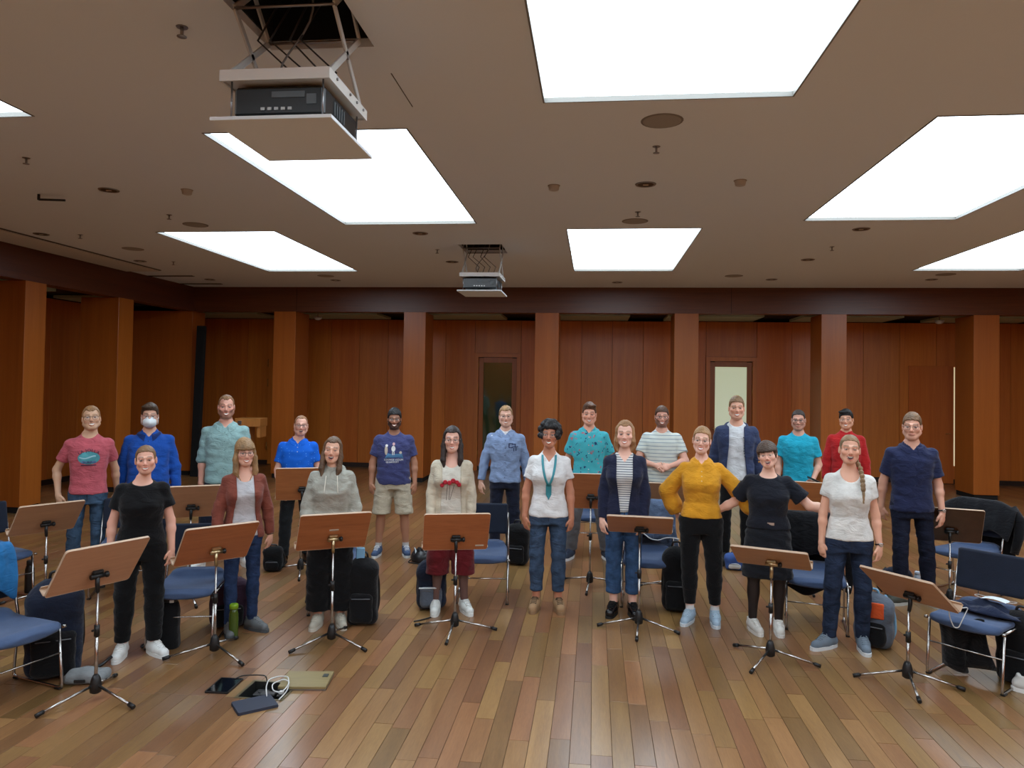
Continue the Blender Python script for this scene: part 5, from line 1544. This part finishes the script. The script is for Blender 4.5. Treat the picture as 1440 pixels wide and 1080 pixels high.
# ------------------------------------------------------------------ the ensemble
LEATHER = (60, 40, 28)
def art_lajolla(W, o, s):
    teal = plain('print_teal', (78, 150, 160), rough=.9, var=.25); ink = plain('print_ink', (30, 34, 60), rough=.9); pale = plain('print_pale', (150, 195, 205), rough=.9)
    W.patch('print', [(x*s, z*s) for x, z in circ(.062, 22, .095)], teal, o, .01*s, 1.255*s)
    W.strip('print', [((-.07+.14*k/10)*s, (1.262-.012*math.sin(k*.5))*s) for k in range(11)], .012*s, pale, o, .0045)
    W.patch('print', [(-.06*s, -.012*s), (.06*s, -.012*s), (.06*s, .012*s), (-.06*s, .012*s)], plain('print_blue', (86, 110, 150), rough=.9), o, .01*s, 1.215*s, 3, .0045)
    W.text('lettering', 'LA JOLLA', .042*s, ink, o, .01*s, 1.315*s, arc=.12*s)
    W.text('lettering', 'SURF', .036*s, ink, o, .0, 1.200*s, off=.0058)
    W.strip('print', [((-.055+.13*k/8)*s, 1.185*s) for k in range(9)], .008*s, ink, o, .005)
def art_quartet(W, o, s):
    blue = plain('print_aqua', (74, 120, 160), rough=.9); wh = plain('print_white', (225, 225, 222), rough=.9); bg = plain('print_beige', (190, 178, 160), rough=.9)
    W.patch('print', [(-.10*s, -.03*s), (.12*s, -.03*s), (.10*s, .03*s), (-.07*s, .03*s)], blue, o, .0, 1.205*s, 4)
    W.patch('print', [(x*s, z*s) for x, z in circ(.055, 14, .018)], bg, o, -.085*s, 1.27*s, 4, .0045)
    W.patch('print', [(x*s, z*s) for x, z in circ(.016, 12)], wh, o, -.08*s, 1.325*s, 3, .0045)
    W.patch('print', [(x*s, z*s) for x, z in circ(.035, 14, .024)], wh, o, .0, 1.29*s, 4, .0045)
    W.patch('print', [(x*s, z*s) for x, z in circ(.018, 12, .015)], plain('print_rose', (196, 160, 160), rough=.9), o, .003*s, 1.345*s, 3, .0045)
    for q in (-.009, .009): W.strip('print', [(q*s, (1.255-.04*k/3)*s) for k in range(4)], .008*s, wh, o, .005)
    W.patch('print', [(x*s, z*s) for x, z in circ(.016, 12)], bg, o, .085*s, 1.245*s, 3, .005)
    W.text('lettering', 'LOUNGE VIOLIN', .030*s, wh, o, .005*s, 1.150*s)
    W.text('lettering', 'QUARTETT', .030*s, wh, o, -.01*s, 1.122*s)
def art_denimprint(W, o, s):
    ink = plain('print_navy', (40, 48, 84), rough=.9)
    for x, z, w_, h_ in ((.065, 1.325, .05, .008), (.045, 1.30, .012, .05), (.065, 1.278, .045, .008), (.10, 1.318, .045, .010), (.115, 1.30, .010, .03), (.10, 1.288, .04, .008), (.10, 1.255, .010, .04), (.125, 1.262, .010, .045), (.135, 1.29, .03, .008)):
        W.patch('print', [(-w_/2*s, -h_/2*s), (w_/2*s, -h_/2*s), (w_/2*s, h_/2*s), (-w_/2*s, h_/2*s)], ink, o, x*s, z*s, 2, .004)
    chest_pocket(W, o, s, -.075, 1.27, o.data.materials[0])
def chest_pocket(W, o, s, x, z, m):
    W.patch('pocket', [(-.048*s, .05*s), (-.048*s, -.045*s), (0, -.058*s), (.048*s, -.045*s), (.048*s, .05*s)], m, o, x*s, z*s, 4, .004)
def art_flowers(W, o, s):
    red = plain('brooch_red', (176, 30, 48), rough=.8, bump=.5, bscale=80); dk = plain('stem_ink', (70, 60, 62), rough=.9)
    for x, z, r in ((-.085, 1.215, .020), (-.055, 1.245, .022), (-.015, 1.24, .022), (.02, 1.258, .024), (.055, 1.245, .02), (.075, 1.222, .021)):
        h = W.hit(x*s, z*s, .002)
        MB().lathe([(r*.3*s, 0), (r*.8*s, .004), (r*s, .010), (r*.6*s, .016), (r*.2*s, .012)], h, 12, Matrix.Rotation(math.pi/2, 3, 'X')).build('flower', red, o)
    for x0, x1 in ((-.035, -.045), (-.01, -.02), (.03, -.01)):
        W.strip('print', [((x0+(x1-x0)*k/8)*s, (1.22-.15*k/8)*s) for k in range(9)], .004*s, dk, o)
def art_vprint(W, o, s):
    ink = plain('print_dark', (70, 78, 92), rough=.9)
    r2 = random.Random(2)
    for k in range(9):
        z = 1.36-.028*k
        W.strip('lettering', [((.07+r2.uniform(-.008, .008))*s, z*s), (.10*s, (z+r2.uniform(-.012, .012))*s)], .009*s, ink, o)
def art_cord(W, o, s):
    wh = plain('cord_white', (222, 218, 205), rough=.9)
    for sx in (-1, 1):
        pts = [W.hit((sx*(.05+.012*k/6))*s, (1.405-.15*k/6)*s, .004) for k in range(7)]
        MB().tube(pts, .004*s, 6).build('drawstring', wh, o)
def art_pocket(W, o, s): chest_pocket(W, o, s, .085, 1.275, o.data.materials[0])
def art_pockets2(W, o, s):
    chest_pocket(W, o, s, -.085, 1.27, o.data.materials[0]); chest_pocket(W, o, s, .085, 1.27, o.data.materials[0])
def art_flydenim(W, o, s):
    W.strip('fly_seam', [(.004*s, (.99-.15*k/6)*s) for k in range(7)], .008*s, plain('seam_dark', (24, 30, 46), rough=.9), o)
def art_beltbuckle(W, o, s):
    W.patch('buckle', [(-.03*s, -.012*s), (.03*s, -.012*s), (.03*s, .012*s), (-.03*s, .012*s)], plain('buckle_silver', (190, 190, 190), rough=.3, metal=1.0), o, .02*s, 1.015*s, 2, .008)
# things worn
def watch(n, strap=(22, 20, 20), face=(190, 190, 190)):
    def f(root, p, J, s, W):
        wv = J['W'+n]; d = unit(J['W'+n]-J['E'+n]); c = (wv-d*.015)*s
        a = unit(np.cross(d, (0, 1, .1))); b = np.cross(d, a); r = .031*s*(1 if not p['fem'] else .9)
        o = MB().tube([Vector(c+(a*math.cos(t)+b*math.sin(t))*r) for t in np.linspace(0, 2*math.pi, 17)[:-1]], .0065*s, 6, closed=True).build('watch', plain('strap_%d' % strap[0], strap, rough=.6), root)
        c2 = c+unit(np.array([0, -1.0, 0])+.3*a)*r*1.05
        MB().lathe([(.015*s, 0), (.016*s, .004), (.013*s, .007)], c2, 14, Matrix.Rotation(math.pi/2, 3, 'X')).build('dial', plain('dial', face, rough=.25, metal=.8), o)
    return f
def bracelet(n, col):
    def f(root, p, J, s, W):
        wv = J['W'+n]; d = unit(J['W'+n]-J['E'+n]); a = unit(np.cross(d, (0, 1, .1))); b = np.cross(d, a); c = (wv-d*.005)*s
        MB().tube([Vector(c+(a*math.cos(t)+b*math.sin(t))*.028*s) for t in np.linspace(0, 2*math.pi, 17)[:-1]], .004*s, 6, closed=True).build('bracelet', plain('bracelet_%d' % col[0], col, rough=.5), root)
    return f
def mask(root, p, J, s, W):
    R = J['Rh']; hc = J['head']; T = lambda x, y, z: tuple((hc+R@np.array([x, y, z]))*s)
    P = []; nu, nv = 11, 15
    for i in range(nu):
        for j in range(nv):
            t = -1+2*j/(nv-1); q = -1+2*i/(nu-1)
            x = t*(.066-.012*q*q); bul = math.cos(t*1.35)*math.cos(q*1.2)
            P.append(T(x, -.060-.078*max(0, bul)-.004*(abs(t) < .08), -.058+q*.056*(1-.28*t*t)))
    o = MB().grid(P, nu, nv).build('face_mask', plain('mask_white', (218, 226, 230), rough=.85, bump=.2), root)
    md = o.modifiers.new('thickness', 'SOLIDIFY'); md.thickness = .003
    for sd in (-1, 1):
        for z in (-.03, -.085): MB().tube([T(sd*.06, -.065, z), T(sd*.078, -.03, z+.008), T(sd*.083, .012, -.012)], .002, 5).build('strap', WHITEP, o)
def necklace(root, p, J, s, W):
    m = plain('bead_teal', (50, 138, 150), rough=.5, bump=.8, bscale=300)
    for sx in (-1, 1):
        pts = [(sx*.062, 1.44), (sx*.060, 1.38), (sx*.048, 1.30), (sx*.030, 1.23), (.004*sx, 1.17)]
        P = []
        for (x, z) in pts:
            P.append(Vector(W.hit(x*s, z*s, .008)) if z < 1.42 else Vector((x*s, -.045*s, z*s)))
        MB().tube(fillet(P, .03), .011*s, 8).build('necklace', m, root)
    W.patch('pendant', [(-.026*s, .06*s), (.026*s, .06*s), (.026*s, -.035*s), (0, -.085*s), (-.026*s, -.035*s)], m, root, 0, 1.12*s, 4, .012)
def fine_necklace(col=(40, 40, 44), drop=1.33):
    def f(root, p, J, s, W):
        P = [W.hit(x*s, (drop+.09*(abs(x)/.06)**2)*s, .004) for x in np.linspace(-.06, .06, 13)]
        # lies on the bare skin of the chest
        P = [(x, min(y, -.075*s), z) for x, y, z in P]
        MB().tube(P, .0025*s, 5).build('necklace', plain('necklace_%d' % col[0], col, rough=.4), root)
    return f
def hood(mat):
    def f(root, p, J, s, W):
        P = []
        for i in range(19):
            t = math.radians(50+260*i/18)
            r = .085+.02*math.cos(t)*-.5
            P.append(Vector((math.sin(t)*r*1.15*s, (-math.cos(t)*r+.03)*s, (1.43+.03*(-math.cos(t)))*s)))
        MB().tube(P, [.02*s+.018*s*math.sin(math.pi*i/18) for i in range(19)], 8).build('hood', mat, root)
    return f
def both(*fs):
    def f(*a):
        for g in fs: g(*a)
    return f
def earring(sd):
    def f(root, p, J, s, W):
        c = (J['head']+J['Rh']@np.array([sd*.084, .0, -.055]))*s
        MB().lathe([(.002, -.010*s), (.009*s, 0), (.002, .010*s)], c, 10).build('earring', plain('earring_gold', (214, 170, 70), rough=.3, metal=1.0), root)
    return f
TROUSER = lambda name, mat, **k: dict(name=name, mat=mat, **k)
BLK = fabric('black_cotton', (17, 17, 19)); BLK2 = fabric('black_trouser', (13, 13, 15))
NAVYT = fabric('navy_trouser', (24, 28, 44)); DARKJ = denim('dark_jeans', (36, 46, 66)); BLUEJ = denim('blue_jeans', (52, 78, 112)); MIDJ = denim('mid_jeans', (56, 72, 94))

# ---- back row, left to right
person(label='man in a pink t-shirt with a round blue print standing by the left column', at=(-4.876, 6.72), h=1.73, girth=.93, skin=(206, 164, 134), hair=('short', (150, 112, 76), dict(t=.006, top=.004, zf=.066, peak=1.2)),
       head=(6, -9, -3), headx=.012, smile=1, glasses=((90, 76, 60), 'round', .0016), armL=(26, -14, -6, 12), armR=(14, -22, 4, -16), feet=[(-.12, -.02, -16), (.10, .02, 16)],
       tops=[dict(name='t_shirt', mat=fabric('pink_tee', (178, 86, 96)), ease=.016, hem=.90, sleeve=.62, neck='round', art=art_lajolla)],
       legs=TROUSER('jeans', denim('faded_jeans', (58, 78, 100)), r=(.088, .066, .058), art=art_flydenim), shoes=('sneaker', (92, 58, 40), (40, 30, 26), (80, 60, 50)))
person(label='man in a royal blue long-sleeved shirt and white face mask, behind the woman in black', at=(-4.56, 7.2), h=1.74, girth=1.10, belly=.015, skin=(208, 162, 138), hair=('short', (66, 48, 34), dict(t=.010, top=.012, zf=.07, sweep=-1)),
       smile=0, head=(4, 2, 0), glasses=((60, 60, 80), 'oval', .0014), armL=(14, -3, 6, 6), armR=(14, -3, 6, 6),
       tops=[dict(name='shirt', mat=fabric('royal_blue_shirt', (26, 74, 158)), ease=.018, hem=.87, sleeve=1.92, neck='shirt', collar=True, colmat=fabric('navy_collar', (18, 40, 92)), placket=(.89, 1.40), buttons=(6, .93, 1.38, plain('button_navy', (20, 30, 60))), amp=.0045)],
       legs=TROUSER('trousers', NAVYT, r=(.092, .07, .06)), shoes=('sneaker', (30, 30, 34), (30, 30, 30), (20, 20, 20)), extra_parts=mask)
person(label='tall bearded man in a pale teal shirt with rolled sleeves, left of the wooden lectern', at=(-3.95, 7.62), h=1.84, girth=1.03, belly=.01, skin=(214, 158, 138), hair=('short', (126, 92, 62), dict(t=.005, top=.0, zf=.078, peak=2.2)),
       smile=1, beard=.62, beardcol=(110, 74, 50), head=(4, 0, 0), armL=(10, -6, 2, 4), armR=(12, -4, 3, 6), feet=[(-.22, 0, -25), (.22, 0, 25)],
       tops=[dict(name='shirt', mat=fabric('pale_teal_shirt', (134, 166, 166)), ease=.018, hem=.86, sleeve=1.12, neck='shirt', collar=dict(tip=.045), placket=(.88, 1.40), buttons=(6, .93, 1.38, plain('button_teal', (90, 120, 120))), amp=.005, art=art_pockets2)],
       legs=TROUSER('trousers', NAVYT, r=(.092, .07, .062)), shoes=('sneaker', (214, 214, 210), (220, 220, 216), (225, 225, 225)))
person(label='laughing balding man with glasses in a bright blue dotted polo shirt', at=(-3.27, 7.95), h=1.62, girth=1.05, belly=.015, skin=(220, 168, 148), hair=('short', (142, 104, 74), dict(t=.004, top=-.002, zf=.092, peak=1.6, zs=.0)),
       smile=2, head=(4, -2, 2), headx=.03, beard=.12, glasses=((60, 40, 40), 'rect', .0018), armL=(12, 2, -10, 30), armR=(14, 0, 0, 20), feet=[(-.14, -.05, -18), (.12, .06, 20)],
       tops=[dict(name='polo_shirt', mat=dotted('blue_dotted_polo', (24, 92, 196), (120, 176, 226), 34, .13), ease=.016, hem=.88, sleeve=.66, neck='shirt', collar=dict(tip=.02), placket=(1.25, 1.41), buttons=(2, 1.33, 1.38, WHITEP))],
       legs=TROUSER('trousers', fabric('charcoal_trouser', (24, 26, 28)), r=(.09, .068, .062)), shoes=('oxford', (20, 18, 18), (14, 14, 14), (14, 14, 14)))
person(label='bearded man in a navy printed t-shirt and beige shorts standing in the gap', at=(-2.319, 8.47), h=1.69, girth=1.09, belly=.015, skin=(168, 118, 92), hair=('short', (24, 22, 22), dict(t=.012, top=.014, zf=.064)),
       smile=1, beard=.85, beardcol=(26, 22, 22), head=(2, 0, 0), glasses=((24, 22, 22), 'rect', .0018), armL=(15, -2, 3, 9), armR=(14, -2, 3, 9), feet=[(-.165, 0, -12), (.165, 0, 8)], armg=1.1,
       tops=[dict(name='t_shirt', mat=fabric('indigo_tee', (62, 66, 108)), ease=.022, hem=.86, sleeve=.68, neck='round', art=art_quartet, amp=.004)],
       legs=TROUSER('shorts', fabric('beige_shorts', (176, 166, 146)), end=.50, r=(.105, .098, .09), ease=.014), sock=(190, 190, 190), sockz=.15, legamt=1, shoes=('chuck', (52, 72, 104), (205, 208, 208), (220, 220, 220)))
person(label='smiling man in a light blue long-sleeved shirt in front of the dark glass door', at=(-1.028, 8.65), h=1.745, girth=.99, skin=(222, 176, 154), hair=('short', (158, 124, 86), dict(t=.008, top=.006, zf=.07, peak=.8)),
       smile=1, head=(2, -2, -2), glasses=((120, 100, 90), 'oval', .0012), armL=(16, -4, 9, 5), armR=(15, -6, 8, 3), feet=[(-.11, 0, -10), (.12, .0, 18)],
       tops=[dict(name='undershirt', mat=fabric('white_undershirt', (220, 222, 224)), ease=.008, hem=1.0, sleeve=.3, neck='high', flat=True, amp=.001),
             dict(name='shirt', mat=fabric('light_blue_shirt', (126, 146, 180)), ease=.020, hem=.87, sleeve=1.9, neck='shirt', collar=dict(tip=.045, spread=50), placket=(.89, 1.38), buttons=(6, .93, 1.36, plain('button_dark', (50, 56, 80))), amp=.005, art=art_denimprint)],
       legs=TROUSER('trousers', NAVYT, r=(.09, .07, .06)), shoes=('sneaker', (70, 56, 66), (180, 170, 170), (200, 195, 195)))
person(label='young man in a turquoise flower-patterned short-sleeved shirt and grey trousers', at=(-.054, 8.72), h=1.79, girth=.98, skin=(226, 166, 140), hair=('short', (92, 62, 42), dict(t=.008, top=.02, zf=.066, sweep=1, mess=.003)),
       smile=1, head=(0, 0, 0), armL=(16, -8, 6, -10), armR=(20, -10, 8, -14), feet=[(-.19, -.02, -18), (.21, .0, 22)],
       tops=[dict(name='shirt', mat=dotted('turquoise_floral', (72, 172, 184), (40, 66, 104), 22, .26, (176, 112, 124)), ease=.022, hem=.87, sleeve=.72, neck='shirt', collar=dict(tip=.05), placket=(.89, 1.40), buttons=(6, .93, 1.38, WHITEP), flare=.022)],
       legs=TROUSER('trousers', fabric('grey_trouser', (88, 86, 88)), r=(.095, .078, .066)), shoes=('sneaker', (34, 44, 62), (205, 205, 205), (40, 50, 70)))
person(label='bearded man with folded arms in a pale striped t-shirt and grey-green shorts', at=(.807, 9.0), h=1.765, girth=1.06, belly=.01, skin=(224, 168, 146), hair=('short', (88, 62, 46), dict(t=.008, top=.008, zf=.066)),
       smile=1, beard=.78, beardcol=(86, 52, 38), head=(2, 0, 0), glasses=((40, 30, 30), 'rect', .002), armL=(22, 14, -78, 34), armR=(22, 18, -76, 42), palmL=(0, .9, -.3), palmR=(0, .9, -.3), hideL=1, hideR=1, armg=1.12,
       tops=[dict(name='t_shirt', mat=striped('pale_striped_tee', (206, 212, 206), (122, 140, 152), .042, .16), ease=.020, hem=.87, sleeve=.66, neck='round')],
       legs=TROUSER('shorts', fabric('moss_shorts', (88, 90, 82)), end=.48, r=(.10, .09, .085), ease=.012), shoes=('sneaker', (50, 50, 52), (40, 40, 40), (60, 60, 60)))
person(label='tall man in an open navy hooded jacket over a white t-shirt, before the bright door', at=(1.63, 8.76), h=1.90, girth=.94, skin=(222, 168, 142), hair=('short', (128, 98, 68), dict(t=.006, top=.012, zf=.07)),
       smile=1, head=(2, -2, 0), armL=(12, -8, 4, -6), armR=(13, -6, 4, 2),
       tops=[dict(name='t_shirt', mat=fabric('white_tee', (208, 212, 216)), ease=.012, hem=.88, sleeve=.5, neck='round', art=art_vprint),
             dict(name='hooded_jacket', mat=fabric('navy_hoodie', (52, 62, 92)), ease=.034, hem=.86, sleeve=1.95, neck='wide', open=(.075, .11), amp=.005)],
       legs=TROUSER('trousers', BLK2, r=(.082, .062, .05)), shoes=('sneaker', (22, 22, 24), (20, 20, 20), (30, 30, 30)), extra_parts=hood(fabric('navy_hoodie', (52, 62, 92))))
person(label='serious man with glasses and moustache in a turquoise t-shirt and beige trousers', at=(2.46, 9.3), h=1.745, girth=1.0, skin=(212, 160, 138), hair=('short', (52, 42, 36), dict(t=.005, top=.004, zf=.076)),
       smile=0, beard=.2, head=(-4, 3, 0), glasses=((26, 24, 26), 'rect', .002), armL=(12, 0, 0, 20), armR=(14, -2, -24, 40), hideL=1,
       tops=[dict(name='t_shirt', mat=fabric('turquoise_tee', (36, 158, 186)), ease=.020, hem=.86, sleeve=.66, neck='round', art=art_pocket)],
       legs=TROUSER('trousers', fabric('sand_trouser', (182, 168, 136)), r=(.09, .072, .066)), shoes=('sneaker', (60, 50, 44), (60, 60, 60), (60, 60, 60)))
person(label='dark-haired man in a red long-sleeved top behind the woman with the braid', at=(3.16, 9.75), h=1.745, girth=.98, skin=(218, 162, 132), hair=('short', (26, 26, 28), dict(t=.010, top=.010, zf=.060, sweep=-1)),
       smile=1, head=(-8, 0, -3), glasses=((150, 130, 120), 'oval', .001), armL=(12, 0, 4, 8), armR=(12, 0, 4, 8),
       tops=[dict(name='sweater', mat=fabric('red_sweater', (172, 34, 36)), ease=.022, hem=.86, sleeve=1.95, neck='high')],
       legs=TROUSER('trousers', DARKJ), shoes=('sneaker', (40, 40, 40), (40, 40, 40), (40, 40, 40)))
person(label='man in a navy short-sleeved button shirt and dark jeans at the right end', at=(2.994, 7.40), h=1.79, girth=.99, turn=10, skin=(220, 166, 142), hair=('short', (112, 86, 62), dict(t=.006, top=.012, zf=.068)),
       smile=0, head=(-16, 2, 0), glasses=((110, 100, 96), 'oval', .0014), armL=(12, -14, 2, -10), armR=(13, -4, 5, 10), feet=[(-.10, -.05, -62), (.16, .05, 20)],
       tops=[dict(name='shirt', mat=fabric('navy_shirt', (36, 42, 72)), ease=.018, hem=.86, sleeve=.72, neck='shirt', collar=dict(tip=.035), placket=(.88, 1.40), buttons=(6, .92, 1.38, plain('button_navy', (20, 30, 60))), amp=.004)],
       legs=TROUSER('jeans', denim('ink_jeans', (26, 30, 46)), r=(.088, .066, .058)), shoes=('runner', (62, 66, 58), (176, 178, 172), (60, 62, 56)), extra_parts=watch('R'))
# ---- front row, left to right
person(label='smiling woman in a black top and black trousers behind the nearest left music stand', at=(-3.298, 5.14), h=1.515, fem=True, girth=1.06, skin=(222, 168, 146), hair=('tight', (118, 88, 60), dict(t=.004, top=.002, zf=.078, bun=1)),
       smile=1, head=(2, -2, -3), headx=.02, face=1.04, armL=(15, -2, 2, 8), armR=(15, -3, 4, 14), feet=[(-.12, -.03, -10), (.12, -.05, 34)], armg=1.0,
       tops=[dict(name='top', mat=fabric('black_satin_top', (15, 15, 17)), ease=.022, hem=.92, sleeve=.55, neck='wide', flare=.03, amp=.004)],
       legs=TROUSER('trousers', BLK2, r=(.094, .074, .058), end=.12), shoes=('sneaker', (212, 214, 212), (220, 222, 220), (225, 226, 224)))
person(label='woman with glasses in a rust brown cardigan over a light grey top', at=(-2.79, 5.70), h=1.535, fem=True, girth=.95, turn=12, skin=(224, 172, 150), hair=('long', (142, 110, 74), dict(t=.012, top=.006, zf=.05, fringe=.034, len=.25, spread=.08, zs=-.05)),
       smile=1, head=(2, 2, -2), glasses=((40, 40, 44), 'round', .0014), armL=(16, 4, 4, 22), armR=(16, -4, 6, 4), feet=[(-.10, -.02, -4), (.10, .03, 36)],
       tops=[dict(name='top', mat=fabric('light_grey_top', (186, 186, 190)), ease=.008, hem=.88, sleeve=.15, neck='scoop'),
             dict(name='cardigan', mat=fabric('rust_cardigan', (122, 66, 54)), ease=.024, hem=.86, sleeve=1.95, neck='wide', open=(.075, .12), flat=False)],
       legs=TROUSER('jeans', denim('indigo_jeans', (40, 56, 88)), r=(.084, .06, .046), art=art_flydenim), shoes=('runner', (96, 100, 102), (70, 74, 78), (120, 124, 126)), extra_parts=both(fine_necklace((110, 112, 70), 1.345), bracelet('R', (60, 36, 30))))
person(label='laughing woman with long brown hair in a light grey hooded sweatshirt', at=(-2.155, 5.97), h=1.545, fem=True, girth=1.04, skin=(226, 176, 150), hair=('long', (96, 72, 52), dict(t=.007, top=.004, zf=.074, len=.25, spread=.076, fwd=-.045, peak=.8)),
       smile=2, head=(-4, -3, 4), armL=(13, 6, 2, 30), armR=(13, 6, 2, 30), hideL=1, hideR=1, feet=[(-.10, 0, -14), (.10, 0, 12)],
       tops=[dict(name='hooded_sweatshirt', mat=fabric('grey_sweatshirt', (158, 158, 148)), ease=.036, hem=.86, sleeve=1.98, neck='high', flat=True, art=art_cord, flare=.028, amp=.005)],
       legs=TROUSER('wide_trousers', BLK2, r=(.105, .11, .112), end=.15, amp=.006), shoes=('runner', (176, 172, 158), (196, 192, 180), (190, 186, 172)), extra_parts=hood(fabric('grey_sweatshirt', (158, 158, 148))))
person(label='woman with long dark hair in a cream cardigan with red flowers on her blouse', at=(-1.249, 6.50), h=1.62, fem=True, girth=.98, skin=(226, 176, 156), hair=('long', (46, 34, 30), dict(t=.009, top=.006, zf=.074, len=.27, spread=.078, fwd=-.05, asym=.98, peak=.6)),
       smile=1, head=(0, 0, 0), glasses=((100, 80, 70), 'oval', .0014), armL=(9, 6, 1, 26), armR=(9, 6, 1, 26), hideL=1, hideR=1, feet=[(-.13, -.01, -2), (.14, .0, 20)], legcol=(66, 42, 40), legamt=.9,
       tops=[dict(name='blouse', mat=fabric('cream_blouse', (200, 196, 184)), ease=.012, hem=.92, sleeve=.3, neck='scoop', art=art_flowers),
             dict(name='cardigan', mat=fabric('cream_cardigan', (190, 180, 160)), ease=.026, hem=.80, sleeve=1.97, neck='wide', open=(.085, .105))],
       legs=TROUSER('culottes', fabric('burgundy_culottes', (96, 26, 32)), r=(.108, .112, .112), end=.36, amp=.005), shoes=('sneaker', (208, 212, 208), (216, 218, 214), (222, 224, 222)))
person(label='woman with curly black hair in a white t-shirt with a long teal necklace, centre', at=(-.396, 6.70), h=1.675, fem=True, girth=1.0, skin=(190, 128, 100), hair=('curly', (24, 22, 24), dict(t=.016, top=.008, zf=.066, zs=-.075, zb=-.09)),
       smile=1, head=(-3, 0, 2), glasses=((90, 70, 60), 'oval', .001), armL=(14, 0, 2, 6), armR=(12, 0, 3, 8), feet=[(-.105, 0, -10), (.10, .0, 10)], armg=.98,
       tops=[dict(name='t_shirt', mat=fabric('white_vee_tee', (218, 218, 218)), ease=.016, hem=.87, sleeve=.58, neck='vee', flare=.02)],
       legs=TROUSER('jeans', MIDJ, r=(.09, .068, .054), end=.17, art=art_flydenim), shoes=('boot', (150, 118, 84), (138, 108, 78), (70, 54, 40)), extra_parts=necklace)
person(label='woman with light brown hair in a navy cardigan over a striped top and blue jeans', at=(.277, 6.67), h=1.70, fem=True, girth=.95, skin=(230, 182, 162), hair=('long', (156, 118, 82), dict(t=.006, top=.004, zf=.078, len=.16, spread=.068, fwd=.02, peak=1.0)),
       smile=1, head=(-2, 0, 0), armL=(9, 3, 3, 14), armR=(9, 4, -2, 20), feet=[(-.085, .0, -12), (.085, .0, 10)],
       tops=[dict(name='striped_top', mat=striped('navy_striped_top', (206, 208, 206), (66, 72, 92), .020, .3), ease=.008, hem=.935, sleeve=.15, neck='vee'),
             dict(name='cardigan', mat=fabric('navy_cardigan', (32, 36, 58)), ease=.026, hem=.90, sleeve=1.96, neck='wide', open=(.072, .03))],
       legs=TROUSER('jeans', BLUEJ, waist=1.04, r=(.092, .074, .068), end=.19, art=art_flydenim), shoes=('oxford', (14, 14, 16), (16, 16, 16), (14, 14, 14)))
person(label='woman with glasses in a mustard yellow polo blouse with full sleeves and black trousers', at=(.93, 6.56), h=1.665, fem=True, girth=1.04, skin=(232, 184, 164), hair=('tight', (158, 122, 84), dict(t=.006, top=.006, zf=.074, bun=1, zs=-.02)),
       smile=1, head=(-4, 0, 4), headx=.0, glasses=((140, 110, 90), 'round', .0012), armL=(34, -16, -22, -14), armR=(42, -4, 40, 2), hideL=1, hideR=1, feet=[(-.09, -.02, -18), (.13, .0, 2)],
       tops=[dict(name='blouse', mat=fabric('mustard_blouse', (206, 146, 40)), ease=.018, hem=.94, sleeve=1.9, puff=.028, neck='shirt', collar=dict(tip=.045, spread=44), placket=(1.25, 1.40), buttons=(3, 1.28, 1.36, plain('button_cream', (230, 210, 170))))],
       legs=TROUSER('trousers', BLK2, waist=1.03, r=(.095, .07, .048), end=.16), sock=(214, 214, 214), sockz=.15, shoes=('runner', (150, 172, 190), (196, 204, 210), (176, 196, 210)))
person(label='laughing woman with a bowl cut in a black dress, arms stretched to both sides', at=(1.452, 6.39), h=1.56, fem=True, girth=1.14, skin=(232, 184, 162), hair=('bowl', (74, 56, 44), dict(t=.016, top=.004, zf=.05, fringe=.034, zs=-.035, zb=-.05)),
       smile=2, head=(-6, -2, -9), headx=-.01, face=1.06, glasses=((180, 160, 140), 'oval', .001), armL=(34, -22, 58, -10), armR=(46, 2, 84, -6), palmL=(0, .3, -.9), palmR=(0, .4, -.9), feet=[(-.13, -.02, 22), (.10, .02, 4)], armg=1.08, legcol=(30, 20, 18), legamt=1,
       tops=[dict(name='t_shirt', mat=fabric('black_tee', (26, 29, 38)), ease=.022, hem=.96, sleeve=.70, neck='wide', flare=.03)],
       legs=TROUSER('skirt', fabric('black_skirt', (24, 26, 32)), skirt=.23, end=.50, waist=1.05, art=art_beltbuckle, amp=.005), shoes=('sneaker', (212, 210, 204), (222, 222, 218), (224, 224, 220)), extra_parts=earring(-1))
person(label='laughing woman with a long braid in a white t-shirt and dark jeans', at=(1.99, 6.06), h=1.655, fem=True, girth=1.0, turn=6, skin=(222, 168, 142), hair=('braid', (134, 108, 78), dict(t=.004, top=.002, zf=.078, braid=1, len=.001)),
       smile=2, head=(-4, -4, 2), armL=(11, 0, 3, 6), armR=(12, -2, 5, 10), feet=[(-.15, -.02, -48), (.11, .03, 2)], armg=.94,
       tops=[dict(name='t_shirt', mat=fabric('white_scoop_tee', (214, 214, 210)), ease=.014, hem=.90, sleeve=.5, neck='scoop', flare=.02)],
       legs=TROUSER('jeans', DARKJ, r=(.09, .068, .052), art=art_flydenim), shoes=('runner', (104, 118, 132), (206, 210, 212), (120, 134, 146)), extra_parts=watch('R', (40, 30, 28)))
for p in PEOPLE:
    if p['hair'][0] == 'braid': p['hair'][2]['len'] = 0; p['hair'][2]['len_box'] = .45
with ThreadPoolExecutor(4) as ex: PM = list(ex.map(compute, PEOPLE))
for p, m_ in zip(PEOPLE, PM): make_person(p, m_)
PM = None
